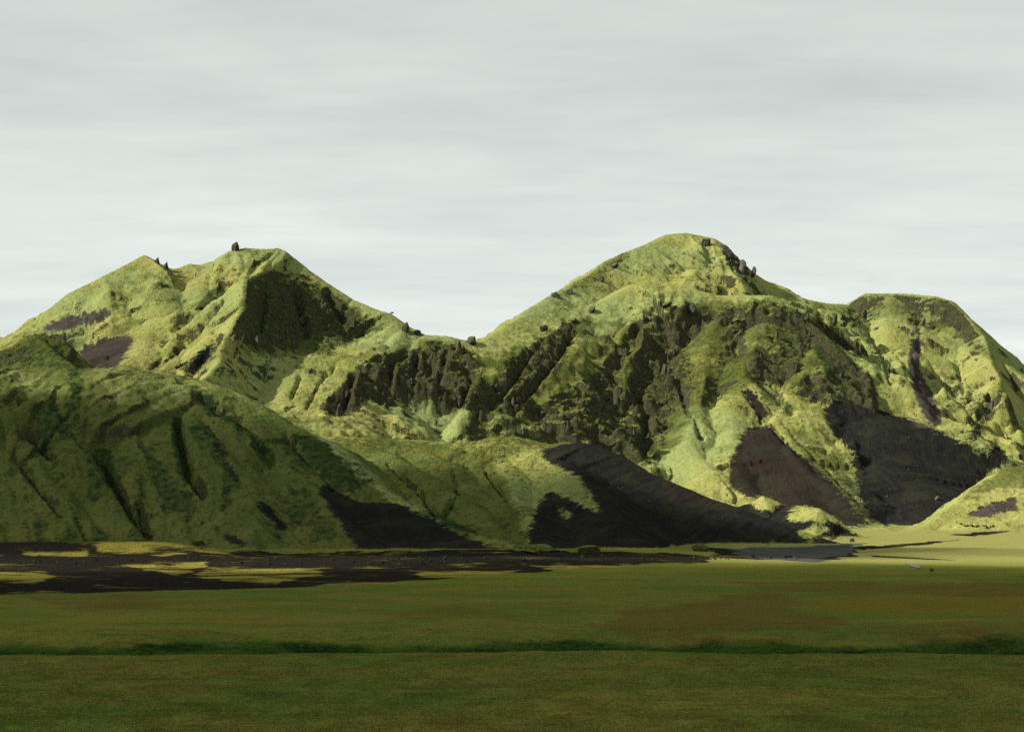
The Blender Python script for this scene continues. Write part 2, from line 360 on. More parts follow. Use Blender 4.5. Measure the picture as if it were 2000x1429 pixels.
ROCK = [
 (.8, [(1500, 590), (1560, 606), (1640, 676), (1692, 736), (1720, 826), (1690, 812), (1640, 775), (1590, 740), (1540, 680)]),
 (.5, [(475, 545), (520, 530), (580, 530), (640, 560), (700, 610), (750, 640), (700, 660), (640, 690), (560, 680), (500, 670), (450, 660), (468, 600)]),
 (.75, [(620, 800), (650, 770), (700, 715), (740, 690), (790, 700), (830, 660), (900, 670), (940, 720), (960, 760), (920, 800), (890, 790), (830, 775), (780, 770), (760, 800), (720, 780), (660, 815)]),
 (.6, [(960, 760), (1000, 700), (1060, 660), (1120, 620), (1130, 640), (1100, 700), (1060, 760), (1000, 790), (930, 850), (900, 860)]),
 (.55, [(1100, 770), (1160, 740), (1200, 680), (1240, 630), (1340, 595), (1420, 600), (1500, 580), (1560, 610), (1640, 690), (1700, 740), (1715, 815), (1690, 810), (1640, 780), (1600, 740),
       (1540, 770), (1500, 740), (1450, 740), (1420, 780), (1330, 800), (1300, 860), (1250, 900), (1130, 860), (1000, 850), (1030, 800)]),
 (.9, [(1280, 700), (1340, 690), (1380, 740), (1370, 790), (1310, 790), (1270, 750)]),
 (.85, [(1450, 690), (1520, 680), (1580, 740), (1640, 760), (1600, 790), (1540, 770), (1460, 720)]),
 (1., [(1660, 740), (1700, 740), (1718, 820), (1690, 815)]),
 (.9, [(1200, 720), (1250, 740), (1250, 790), (1210, 800), (1190, 760)]),
 (.95, [(1415, 478), (1445, 500), (1475, 535), (1440, 532), (1420, 510)]),
 (.9, [(1145, 548), (1190, 503), (1225, 489), (1218, 510), (1160, 548)]),
 (.7, [(1080, 575), (1140, 545), (1150, 555), (1110, 580)]),
 (.5, [(1640, 610), (1690, 570), (1860, 583), (1900, 640), (1945, 702), (1900, 690), (1860, 630), (1800, 605), (1700, 625), (1650, 640)]),
 (.8, [(1945, 735), (1962, 760), (1940, 800), (1900, 862), (1885, 860), (1920, 790)]),
 (.85, [(1780, 615), (1800, 610), (1802, 632), (1775, 635)]),
 (.9, [(-60, 690), (0, 682), (75, 650), (130, 662), (152, 695), (110, 690), (60, 705), (-60, 720)]),  # knoll: rock colour also paints in its shade
 (.7, [(345, 715), (400, 680), (440, 650), (430, 690), (395, 730), (365, 730)]),
 (.6, [(880, 900), (900, 862), (960, 835), (1010, 815), (1015, 850), (960, 852)]),
]
SCREE = [
 (1, [(1640, 770), (1690, 795), (1722, 800), (1800, 825), (1960, 900), (1890, 965), (1830, 1015), (1790, 1034), (1720, 1026), (1695, 1005), (1672, 940), (1660, 880), (1620, 840), (1605, 800)]),
 (1, [(1455, 838), (1500, 828), (1560, 885), (1620, 935), (1665, 990), (1690, 1020), (1670, 1035), (1610, 1005), (1560, 992), (1500, 995), (1425, 950), (1425, 900)]),
 (1, [(1055, 880), (1090, 866), (1160, 858), (1225, 885), (1290, 915), (1350, 920), (1430, 960), (1480, 990), (1545, 985), (1600, 1000), (1690, 1055), (1690, 1075), (1560, 1090), (1200, 1095), (1030, 1075), (1035, 1030), (1050, 985), (1075, 955), (1110, 975), (1175, 1003), (1150, 960), (1130, 930), (1060, 898)]),
 (.5, [(1600, 900), (1640, 905), (1715, 1022), (1690, 1022)]),
 (1, [(615, 955), (640, 948), (700, 980), (760, 978), (830, 1006), (900, 1044), (1000, 1078), (1000, 1100), (700, 1100), (690, 1060), (640, 985)]),
 (.9, [(80, 640), (120, 620), (200, 605), (228, 603), (200, 630), (130, 645), (85, 652)]),
 (1, [(150, 685), (200, 660), (264, 652), (255, 680), (225, 722), (175, 720)]),
 (1.5, [(360, 725), (390, 690), (425, 662), (405, 700), (378, 730)]),
 (2.2, [(1785, 660), (1800, 660), (1790, 720), (1812, 760), (1828, 800), (1838, 826), (1826, 830), (1806, 805), (1795, 780), (1778, 720)]),
 (1., [(1880, 1010), (1930, 985), (1990, 968), (1988, 990), (1930, 1010)]),
 (1.6, [(1930, 870), (1950, 875), (1970, 905), (1955, 912)]),
 (2, [(1450, 755), (1462, 760), (1500, 815), (1490, 820)]),
 (1.6, [(500, 975), (515, 980), (560, 1030), (552, 1035), (520, 1005)]),
 (1.6, [(398, 832), (410, 840), (445, 890), (438, 892)]),
 (1.3, [(435, 1045), (455, 1045), (490, 1072), (450, 1060)]),
 (0, [(1540, 1000), (1570, 988), (1610, 1000), (1635, 1020), (1600, 1018), (1540, 1018)]),
 (0, [(1560, 1035), (1600, 1022), (1618, 1035), (1590, 1055), (1565, 1048)]),
 (0, [(1465, 975), (1490, 965), (1520, 985), (1505, 998), (1480, 995)]),
 (0, [(1088, 990), (1105, 992), (1113, 1012), (1100, 1015)]),
]
LUSH_SHADE = [
 (.45, [(-60, 690), (0, 684), (75, 655), (130, 664), (180, 722), (-60, 722)]),  # knoll: its shade painted as dark green
 (.62, [(1510, 596), (1560, 608), (1640, 680), (1692, 740), (1718, 826), (1690, 810), (1645, 770), (1600, 700), (1550, 650)]),   # flank turned from the sun: shade painted dark green; below, dark lush grass
 (.9, [(330, 830), (350, 812), (360, 850), (375, 930), (385, 960), (350, 930), (338, 880)]),
 (.8, [(180, 880), (215, 870), (235, 930), (260, 1000), (235, 990)]),
 (.8, [(370, 765), (420, 770), (425, 800), (470, 820), (450, 830), (400, 800)]),
 (.6, [(50, 790), (110, 780), (160, 860), (120, 850), (60, 830)]),
 (.6, [(260, 900), (290, 940), (290, 1040), (270, 1040)]),
 (.7, [(480, 830), (540, 880), (540, 920), (500, 900)]),
 (.7, [(800, 990), (860, 1000), (960, 1050), (900, 1040)]),
 (.7, [(560, 840), (640, 860), (720, 960), (660, 960), (600, 900)]),
 (.5, [(480, 560), (640, 560), (740, 640), (640, 690), (480, 670)]),
 (.5, [(1200, 830), (1260, 830), (1290, 880), (1250, 930), (1210, 890)]),
 (.5, [(1440, 720), (1480, 720), (1560, 800), (1530, 820), (1480, 770)]),
]
GRAVEL = [  # lava plain and river bed on flat ground
 (1, [(-200, 1046), (120, 1048), (170, 1070), (420, 1084), (1000, 1080), (1400, 1084), (1380, 1098), (1200, 1106), (950, 1120), (760, 1136), (520, 1150), (280, 1156), (-200, 1166)]),
 (.8, [(1380, 1070), (1560, 1072), (1700, 1060), (1640, 1092), (1560, 1095), (1380, 1088)]),
]
SID = {0: 1, 1: 1, 2: 4}
def scree_of(mi):
    out = []
    for v, q in SCREE:
        cx_, cy_ = sum(p[0] for p in q) / len(q), sum(p[1] for p in q) / len(q)
        own = 0 if cx_ < 440 and cy_ < 740 else 2 if (cx_ > 1660 and cy_ < 780) or (cx_ > 1900 and 860 < cy_ < 920) or (cx_ > 1760 and cy_ < 790) else 6 if cx_ > 1880 else 3 if cx_ < 800 and cy_ > 820 else None
        if own is None:
            own = 1 if (cx_ > 1425 and cy_ < 985 and v > 0 and not (cx_ < 1400)) else -9
        if own == mi or (own == 2 and mi == 1) or (own == -9 and mi in (4, 7, 5)) or (v == 0 and mi in (1, 4, 7)): out.append((v, q))
    return out
rock_r, lush_shade_r = raster(ROCK), raster(LUSH_SHADE, 3)
scree_rs = {mi: raster(scree_of(mi), 5) for mi in range(8)}
def sample_scree(px, py, who):
    out = np.zeros(px.shape, f32)
    for mi, r_ in scree_rs.items():
        if r_.max() > 0: out = np.where(who == mi, sample(r_, px, py), out)
    return np.clip(out, 0, 1)

margin = sstep(2, 18, best - second)
fall = sstep(5, 70, D)
# gullies that run down from the crests
g1 = ridged(AL / LAM, D / (LAM * 7), 3, 61)
Z = best + 0
px0, py0 = to_px(Z)
wpx = 7 * fbm(GX / 14, GY / 14 + best / 14, 3, 71); wpy = 7 * fbm(GX / 14 + 50, GY / 14 + best / 14, 3, 75)
rockm = sample(rock_r, px0 + wpx, py0 + wpy); screem = sample_scree(px0 + wpx * .6, py0 + wpy * .6, MID); lushm = sample(lush_shade_r, px0 + wpx * 1.4, py0 + wpy * 1.4)
smooth = 1 - screem
carve = (g1 - .62) * GUL * np.where(MID == 2, .45, 1) * fall * margin * smooth * (.45 + 1.1 * (.5 + fbm(GX / 130, GY / 130, 2, 65)))
Z = Z + carve * (13 * np.clip(LAM / 40, .5, 1.5))
hu = GX + .42 * (GY - 1100) + wx * .5
hill4 = (MID == 3) * sstep(95, 190, 1225 - GY) * smooth
Z = Z + hill4 * ((ridged(hu / 34, GY / 170, 3, 121) - .62) * 6.5 + (ridged(hu / 13, GY / 80, 2, 125) - .6) * 2.2)
# broken crags: buttresses that run down the fall line, ledges across them
n_a = ridged(GX / 34, GY / 26 + Z / 60, 4, 81, .55) - .6
n_b = fbm(GX / 11, GY / 9 + Z / 25, 3, 87)
but = ridged(AL / 30, D / 55, 3, 83, .55) - .6
st = Z / 15 + .9 * fbm(GX / 50, GY / 50, 3, 93)
terr = (np.floor(st) + sstep(.2, .95, st - np.floor(st)) - st) * 15
crest = sstep(0, 22, D)
rk = np.maximum(rockm, np.where(MID == 2, .03, np.where(MID >= 3, .07, .14))) * smooth
Z = Z + rk * (n_a * 24 * fall + but * 22 * fall * margin + n_b * 5.5 * (.25 + .75 * crest) + terr * .5 * crest)
# gullies (carved) and buttresses (raised) that the photograph shows one by one: (height, half width in px, line)
STROKES = [
 (-16, 9, [(1245, 640), (1252, 690), (1268, 730)]), (-12, 8, [(1205, 690), (1230, 760), (1252, 778)]), (-11, 6, [(1258, 790), (1262, 830), (1258, 850)]),
 (-10, 6, [(1330, 760), (1345, 800), (1370, 850)]), (-6, 5, [(1445, 752), (1470, 785), (1510, 835), (1560, 890)]), (-4, 3, [(1453, 750), (1500, 790), (1550, 850), (1610, 910), (1680, 985)]),
 (-8, 9, [(1440, 670), (1454, 712), (1490, 745), (1545, 800)]), (-12, 7, [(1040, 680), (1000, 740), (960, 790)]), (-11, 7, [(1120, 645), (1070, 720), (1000, 800)]),
 (-12, 7, [(765, 745), (762, 700), (790, 692)]), (-10, 6, [(870, 690), (855, 740)]), (-10, 6, [(900, 790), (920, 740)]), (-12, 7, [(690, 740), (672, 790)]), (-9, 6, [(815, 690), (800, 770)]),
 (-13, 7, [(425, 662), (400, 690), (370, 728)]), (-9, 6, [(455, 690), (470, 660)]), (-13, 7, [(575, 560), (585, 600), (600, 650)]), (-10, 7, [(640, 570), (670, 620)]), (-10, 7, [(520, 560), (510, 640)]),
 (-6, 4, [(530, 690), (520, 720), (522, 745)]), (-6, 4, [(570, 775), (587, 735)]), (-4, 3, [(600, 795), (625, 745), (655, 715)]), (-4, 3, [(560, 800), (575, 790)]),
 (-9, 6, [(340, 640), (400, 590), (440, 560)]), (-7, 5, [(318, 672), (332, 655)]), (-9, 6, [(300, 720), (340, 690), (390, 640), (430, 590)]),
 (-6, 4, [(1690, 640), (1720, 690), (1740, 745)]), (-4, 5, [(1795, 640), (1795, 720), (1812, 770), (1830, 812)]), (-8, 5, [(1870, 700), (1882, 760)]), 
 (-11, 8, [(347, 815), (355, 860), (370, 920), (395, 960)]), (-7, 6, [(400, 832), (430, 880), (470, 940)]), (-8, 7, [(60, 850), (100, 890)]), (-10, 8, [(185, 880), (215, 930), (255, 1000), (290, 1045)]),
 (-8, 7, [(140, 990), (170, 1045)]), (-8, 7, [(30, 890), (70, 940), (120, 1000)]), (-7, 6, [(270, 980), (285, 1040)]), (-9, 8, [(385, 772), (420, 785), (424, 800)]), (-6, 12, [(110, 790), (150, 830), (160, 870)]),
 (-7, 8, [(440, 800), (470, 815), (500, 850), (530, 900)]), (-7, 7, [(560, 850), (610, 900), (650, 950)]),
 (-6, 5, [(880, 900), (895, 960), (870, 1000)]), (-5, 4, [(950, 920), (1000, 990)]), (-5, 5, [(760, 905), (820, 960), (850, 1000)]), (-4, 4, [(905, 850), (885, 862)]),
 (9, 12, [(740, 735), (742, 760)]), (9, 10, [(775, 735), (772, 760)]), (9, 10, [(848, 760), (850, 795)]), (10, 12, [(700, 745), (695, 775)]), (8, 9, [(640, 785), (636, 805)]),
 (12, 16, [(1222, 740), (1222, 770)]), (12, 18, [(1325, 700), (1320, 750)]), (10, 15, [(1372, 750), (1368, 785)]), (10, 14, [(1472, 690), (1475, 715)]), (10, 16, [(1560, 720), (1565, 755)]),
 (10, 14, [(1605, 735), (1610, 765)]), (14, 10, [(1692, 745), (1700, 800)]), (9, 14, [(1280, 850), (1285, 880)]), (9, 9, [(1335, 602), (1338, 612)]), (8, 9, [(1252, 618), (1250, 628)]),
 (9, 7, [(478, 545), (476, 575)]), (8, 10, [(470, 660), (465, 670)]), (8, 14, [(930, 760), (915, 800)]), (8, 14, [(980, 830), (960, 845)]),
]
bare = np.zeros(Z.shape, f32)
px0, py0 = to_px(Z)
for hgt, wpx_, line in STROKES:
    lx = np.array(line, float)
    x0, x1 = lx[:, 0].min() - 3 * wpx_, lx[:, 0].max() + 3 * wpx_
    c0, c1 = np.searchsorted(colpx, x0), np.searchsorted(colpx, x1)
    xx, yy = px0[:, c0:c1] + wpx[:, c0:c1] * .5, py0[:, c0:c1] + wpy[:, c0:c1] * .5
    sel = (yy > lx[:, 1].min() - 3 * wpx_) & (yy < lx[:, 1].max() + 3 * wpx_) & (MID[:, c0:c1] >= 0)
    xs_, ys_ = xx[sel], yy[sel]
    dm = np.full(xs_.shape, 1e6)
    for (ax, ay), (bx, by) in zip(line[:-1], line[1:]):
        t = np.clip(((xs_ - ax) * (bx - ax) + (ys_ - ay) * (by - ay)) / ((bx - ax) ** 2 + (by - ay) ** 2), 0, 1)
        dm = np.minimum(dm, np.hypot(xs_ - ax - t * (bx - ax), ys_ - ay - t * (by - ay)))
    if hgt < 0 and wpx_ <= 7:
        bs_ = bare[:, c0:c1]; bs_[sel] = np.maximum(bs_[sel], .62 * np.exp(-(dm / (wpx_ * .62)) ** 2))
    sub = Z[:, c0:c1]
    sub[sel] += (hgt * np.exp(-(dm / wpx_) ** 2) * np.clip(D[:, c0:c1][sel] / 12, 0, 1)).astype(f32)
# soft undulation of grass slopes
gs = (1 - screem * .85)
Z = Z + gs * (fbm(GX / 40, GY / 40, 3, 97) * np.where(MID == 2, 2.5, np.where(MID == 0, 4, 6)) * fall + fbm(GX / 9, GY / 9, 3, 99) * 1.9 * (.3 + .7 * crest) + fbm(GX / 3.9, GY / 3.9, 2, 103) * .7)
Z = Z + screem * (fbm(GX / 5, GY / 5, 2, 105) * .35 + fbm(AL / 40, D / 140, 2, 107) * 1.6 * margin)
GZ, chan = ground(GX, GY)
# foot of the slopes eases into the plain
k = 5.0
diff = np.clip((Z - GZ) / k, -4, 4)
hsm = np.maximum(np.maximum(Z, GZ) * 0 + GZ, np.where(Z > GZ - 4 * k, GZ + k * np.log1p(np.exp(diff)), GZ))
hsm = np.where(Z > GZ + 4 * k, Z, hsm)
onhill = Z > GZ - 1.0
ID = np.where(onhill, MID, -1)
Z = hsm.astype(f32)

# ---- masks after the shape is final
PX, PY = to_px(Z)
dzx = np.gradient(Z, axis=1) / np.maximum(np.gradient(GX, axis=1), .1)
dzy = np.gradient(Z, axis=0) / np.gradient(rows)[:, None]
slope = np.sqrt(dzx ** 2 + dzy ** 2)
wpx = 6 * fbm(GX / 12, GY / 12 + Z / 12, 3, 171); wpy = 6 * fbm(GX / 12 + 50, GY / 12 + Z / 12, 3, 175)
hill = (ID >= 0)
rockm = sample(rock_r, PX + wpx, PY + wpy) * hill
streak = fbm(np.where(SWAP, D, AL) / 6, np.where(SWAP, AL, D) / 60, 3, 111)
screem = sample_scree(PX + wpx * 1.2 + 4 * streak, PY + wpy * 1.2 + 9 * streak, ID)
screem = np.maximum(screem, bare)
screem = np.where(hill & ~((ID == 6) & (PX < 1868)), screem, 0)
grav_r = raster([(v, [(x, y - 0) for x, y in q]) for v, q in GRAVEL], 2)
# gravel raster is cut at py 1120, so the plain is mapped by distance instead
def in_poly(poly, x, y):
    ins = np.zeros(x.shape, bool)
    n = len(poly)
    for i in range(n):
        x1, y1 = poly[i]; x2, y2 = poly[(i + 1) % n]
        if y1 == y2: continue
        ins ^= ((y >= min(y1, y2)) & (y < max(y1, y2))) & (x < x1 + (y - y1) * (x2 - x1) / (y2 - y1))
    return ins
gpy = HY + (CAMZ - 0 * Z) / GY * F
gw = 16 * fbm(GX / 40, GY / 40, 4, 181)
gravel = np.zeros(Z.shape, f32)
for v, q in GRAVEL:
    gravel = np.where(in_poly(q, PX + gw * 4, gpy + gw * .22) & ~(hill & (GY > 905)), v, gravel)
ISL = [[(40, 1048), (380, 1049), (480, 1078), (300, 1086), (190, 1077), (180, 1062), (40, 1057)], [(30, 1075), (170, 1074), (165, 1084), (60, 1086)], [(230, 1102), (330, 1103), (410, 1096), (360, 1126), (320, 1118)],
       [(410, 1108), (640, 1107), (600, 1125), (540, 1138), (460, 1136), (380, 1128)], [(810, 1116), (900, 1113), (1010, 1112), (960, 1126), (860, 1143), (830, 1130)], [(1050, 1104), (1380, 1099), (1250, 1112), (1080, 1113)], [(-60, 1120), (80, 1112), (100, 1125), (60, 1140), (-60, 1132)]]
isle = np.zeros(Z.shape, f32)
for q in ISL:
    isle[in_poly(q, PX + gw * 3, PY + gw * .22 + 2 * fbm(GX / 9, GY / 9, 3, 183)) & (GY < 960)] = 1
for _ in range(4):
    isle = (isle + np.roll(isle, 1, 0) + np.roll(isle, -1, 0) + np.roll(isle, 1, 1) + np.roll(isle, -1, 1)) / 5
BANKS = [(.9, [(1850, 1044), (1900, 1040), (2000, 1029), (2200, 1022), (2200, 1028), (1990, 1036), (1900, 1047)]), (.8, [(1680, 1068), (1770, 1061), (1900, 1052), (1780, 1066), (1700, 1072)]),
         (.8, [(1590, 1080), (1690, 1066), (1700, 1070), (1620, 1084)]), (.7, [(1690, 1083), (1790, 1088), (1880, 1094), (1790, 1092), (1700, 1087)])]
for v, q in BANKS:
    gravel = np.where(in_poly(q, PX + gw * 1.5, PY + gw * .08) & ~hill, v, gravel)
lush = np.maximum(np.where(hill, sample(lush_shade_r, PX + wpx, PY + wpy), 0), np.where(hill, 0, sstep(.04, .5, chan + .12 * fbm(GX / 14, GY / 20, 2, 59)) * (chan > .01) * (.65 + .35 * sstep(-.3, .3, perlin(GX / 26, GX * 0, 58)))))
steep = sstep(.85, 1.6, slope)
SHADE_TONE = [(-.6, [(1510, 592), (1560, 604), (1640, 674), (1694, 734), (1722, 826), (1690, 812), (1640, 775), (1590, 720), (1540, 660)]), (.3, [(1850, 990), (1900, 950), (1970, 906), (2190, 880), (2190, 960), (1960, 955)]), (.38, [(-200, 700), (200, 700), (420, 745), (520, 790), (640, 860), (560, 900), (440, 800), (300, 805), (-200, 800)]), (.0, [(1500, 590), (1560, 606), (1640, 676), (1692, 736), (1720, 826), (1690, 812), (1640, 775), (1590, 740), (1540, 680)]), (.4, [(1480, 760), (1520, 800), (1650, 900), (1730, 1030), (1690, 1030), (1600, 950)]), (.0, [(-200, 800), (0, 790), (110, 775), (190, 775), (280, 800), (350, 800), (380, 765), (440, 765), (500, 800), (620, 850), (700, 930), (800, 1005), (1000, 1080), (1000, 1120), (-200, 1120)]),  # moss darkness per slope; shade of left hill front and flank painted in
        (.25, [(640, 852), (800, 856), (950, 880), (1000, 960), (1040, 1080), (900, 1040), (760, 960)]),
        (.35, [(475, 540), (560, 528), (640, 560), (740, 630), (640, 690), (560, 700), (460, 690)]),  # left peak's face turned from the sun, shade painted in
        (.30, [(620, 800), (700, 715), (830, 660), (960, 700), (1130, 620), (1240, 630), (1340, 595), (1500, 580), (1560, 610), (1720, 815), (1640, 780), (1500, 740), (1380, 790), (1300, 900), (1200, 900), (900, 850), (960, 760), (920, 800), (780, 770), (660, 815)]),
        (.0, [(-60, 690), (0, 682), (75, 650), (130, 660), (180, 720), (-60, 720)]),  # knoll, its shade painted into the moss
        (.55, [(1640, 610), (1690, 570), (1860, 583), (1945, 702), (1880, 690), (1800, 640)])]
shade_tone_r = np.where((tt_ := raster([(1 - v, q) for v, q in SHADE_TONE], 4)) >= 0, 1 - tt_, 1)
tone = np.where(hill, np.clip(sample(shade_tone_r, PX + wpx * 2.5, PY + wpy * 2.5) + .4 * np.where(ID == 3, fbm(hu / 20, GY / 70, 4, 231), fbm(AL / 30, D / 80, 4, 231)) + .75 * (ID < 2) * fbm(GX / 55, GY / 45 + Z / 70, 4, 235, .6) , 0, 1), 1).astype(f32)
lushn = sstep(.08, .42, np.where(ID == 3, fbm(hu / 24, GY / 80, 4, 221), fbm(AL / 26, D / 75, 4, 221)) + .12) * hill
lush = np.maximum(lush, np.where(ID == 3, .55 * lushn, .30 * lushn * (1 - screem)))
rough = np.clip(rockm * 1.2 + .6 * sstep(.04, .34, fbm(GX / 75, GY / 75, 4, 225)) * np.where(ID == 2, .45, 1.0) + .55 * (ID == 4), 0, 1)
rockf = np.clip(rockm * (.10 + .62 * steep + .5 * n_b + .35 * n_a) + .38 * steep * (1 - screem) * hill, 0, 1)
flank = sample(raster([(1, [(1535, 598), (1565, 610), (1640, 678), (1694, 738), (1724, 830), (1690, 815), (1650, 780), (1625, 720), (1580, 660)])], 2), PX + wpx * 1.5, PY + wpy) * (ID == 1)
rockf = np.maximum(rockf, flank * np.clip(.50 + .7 * n_b + .25 * n_a, 0, 1))  # extra rock colour darkens the flank's side away from the sun
brown = sample(raster([(1, [(1425, 800), (1500, 800), (1700, 1040), (1540, 1000), (1420, 960)]), (.8, [(1250, 900), (1350, 900), (1450, 1000), (1330, 990)]), (2, [(40, 670), (60, 600), (260, 585), (240, 650)]),
                       (2, [(1670, 640), (1820, 640), (1880, 890), (1820, 890)]), (2, [(1860, 1020), (2000, 950), (2000, 1010)]), (1.5, [(140, 730), (140, 650), (280, 640), (280, 730)])], 3), PX, PY)
DRY = [(1, [(1150, 1222), (1240, 1185), (1400, 1165), (1560, 1158), (1545, 1185), (1640, 1208), (1560, 1228), (1380, 1234), (1240, 1240)]),
       (.9, [(1420, 1133), (2200, 1140), (2200, 1168), (1700, 1160), (1500, 1155)]), (.8, [(60, 1165), (330, 1160), (300, 1185), (120, 1190)]), (.7, [(700, 1195), (900, 1180), (1000, 1200), (820, 1215)]),
       (.7, [(1600, 1222), (2000, 1205), (2100, 1225), (1800, 1240)])]
OCHRE = [(1, [(1500, 1172), (1650, 1165), (2200, 1158), (2200, 1196), (1640, 1196)]), (.6, [(1330, 1100), (1500, 1096), (1700, 1110), (1500, 1125)]), (.5, [(300, 1185), (560, 1170), (640, 1190), (420, 1215)])]
dry = np.zeros(Z.shape, f32); ochre = np.zeros(Z.shape, f32)
for _ in range(2):
    gravel = (gravel + np.roll(gravel, 1, 0) + np.roll(gravel, -1, 0) + np.roll(gravel, 1, 1) + np.roll(gravel, -1, 1)) / 5
for arr, lst in ((dry, DRY), (ochre, OCHRE)):
    for v, q in lst:
        mm_ = in_poly(q, PX + gw * 5, gpy + gw * .6) & ~hill
        arr[mm_] = v
for _ in range(16):
    dry = (dry + np.roll(dry, 1, 0) + np.roll(dry, -1, 0) + np.roll(dry, 1, 1) + np.roll(dry, -1, 1)) / 5
    ochre = (ochre + np.roll(ochre, 1, 0) + np.roll(ochre, -1, 0) + np.roll(ochre, 1, 1) + np.roll(ochre, -1, 1)) / 5
wash = np.zeros(Z.shape, f32)
for q in ([(1430, 1068), (1560, 1068), (1700, 1058), (1660, 1078), (1580, 1097), (1450, 1088)],):
    wash[in_poly(q, PX + gw * 3, PY + gw * .25) & (GY < 1500)] = 1
for _ in range(3):
    wash = (wash + np.roll(wash, 1, 0) + np.roll(wash, -1, 0) + np.roll(wash, 1, 1) + np.roll(wash, -1, 1)) / 5
green_band = np.exp(-((gpy - 1258) / 16) ** 2) * .35 * (~hill)
lush = np.maximum(lush, green_band.astype(f32))
brown = np.where((ID == 1) & (PX > 1715) & (PY > 836), 0, np.where((ID == 1) & (PX < 1600), np.minimum(brown, 1), brown)).astype(f32)
moss_tone = fbm(GX / 160, GY / 160, 3, 191) * .5 + .5 
tufts_dark = np.zeros_like(Z)

# ----------------------------------------------------------------------------------------------
# materials
# ----------------------------------------------------------------------------------------------
def mat(name):
    m = bpy.data.materials.new(name); m.use_nodes = True
    m.node_tree.nodes.clear()
    return m, m.node_tree.nodes, m.node_tree.links
class G:
    def __init__(s, m): s.n, s.l = m.node_tree.nodes, m.node_tree.links
    def new(s, t, **kw): return N(s.n, t, **kw)
    def put(s, node, i, v):
        if isinstance(v, bpy.types.NodeSocket): s.l.new(v, node.inputs[i])
        elif v is not None: node.inputs[i].default_value = v
    def math(s, op, a, b=None, c=None, clamp=False):
        n = s.new('ShaderNodeMath', operation=op, use_clamp=clamp)
        s.put(n, 0, a); s.put(n, 1, b); s.put(n, 2, c)
        return n.outputs[0]
    def mix(s, fac, a, b, blend='MIX'):
        n = s.new('ShaderNodeMix', data_type='RGBA', blend_type=blend)
        s.put(n, 0, fac)
        for i, v in ((6, a), (7, b)):
            s.put(n, i, v if isinstance(v, bpy.types.NodeSocket) else (*v, 1))
        return n.outputs[2]
    def noise(s, vec, scale, detail=4, rough=.55, dist=0.0):
        n = s.new('ShaderNodeTexNoise', inp={'Scale': scale, 'Detail': detail, 'Roughness': rough, 'Distortion': dist})
        if vec is not None: s.l.new(vec, n.inputs['Vector'])
        return n.outputs[0]
    def vor(s, vec, scale, feature='F1', out=0, rnd=1.0):
        n = s.new('ShaderNodeTexVoronoi', feature=feature, inp={'Scale': scale, 'Randomness': rnd})
        s.l.new(vec, n.inputs['Vector'])
        return n.outputs[out]
    def ramp(s, v, a, b, lo=0.0, hi=1.0):
        n = s.new('ShaderNodeMapRange', interpolation_type='SMOOTHSTEP', inp={1: a, 2: b, 3: lo, 4: hi})
        s.l.new(v, n.inputs[0])
        return n.outputs[0]
    def scale(s, vec, sc):
        n = s.new('ShaderNodeMapping'); n.inputs['Scale'].default_value = sc
        s.l.new(vec, n.inputs[0]); return n.outputs[0]

def plain_colour(g, pos, lush, dry, ochre):
    p_big = g.noise(g.scale(pos, (.012, .030, .02)), 1.0, 4, .6, .5)
    p_mid = g.noise(g.scale(pos, (.035, .085, .05)), 1.0, 6, .68, .4)
    p_fin = g.noise(pos, .9, 4, .7)
    p_fib = g.noise(g.scale(pos, (3.2, 1.0, 1.0)), 1.0, 3, .7)
    pl = g.mix(g.ramp(p_big, .38, .62), (.085, .120, .021), (.138, .135, .026))
    pl = g.mix(g.math('MULTIPLY', g.ramp(p_mid, .52, .66), .6), pl, (.120, .092, .020))
    pl = g.mix(g.math('MULTIPLY', g.ramp(p_mid, .47, .34), .6), pl, (.060, .086, .018))
    p_str = g.noise(g.scale(pos, (.030, .26, .05)), 1.0, 5, .68, .3)
    pl = g.mix(g.ramp(p_str, .53, .68, 0, .55), pl, (.044, .062, .013))
    pl = g.mix(g.ramp(p_str, .47, .34, 0, .45), pl, (.150, .138, .030))
    dm = g.math('MULTIPLY', g.math('SUBTRACT', p_mid, .5), 3.0)
    pl = g.mix(g.ramp(g.math('ADD', ochre, dm), .0, 1.3, 0, .8), pl, (.145, .108, .018))
    pl = g.mix(g.ramp(g.math('ADD', dry, dm), -.1, 1.5, 0, .85), pl, (.098, .066, .018))
    pl = g.mix(g.math('MULTIPLY', g.ramp(p_fin, .48, .70), .6), pl, (.042, .052, .012))
    pl = g.mix(g.math('MULTIPLY', g.ramp(p_fib, .54, .74), .4), pl, (.125, .118, .032))
    lp = g.mix(g.ramp(g.mix(.5, p_fin, p_mid), .40, .60), (.034, .074, .011), (.006, .018, .005))
    pl = g.mix(g.ramp(g.math('ADD', lush, g.math('MULTIPLY', dm, .12)), .1, .75), pl, lp)
    return pl, p_mid, p_fin

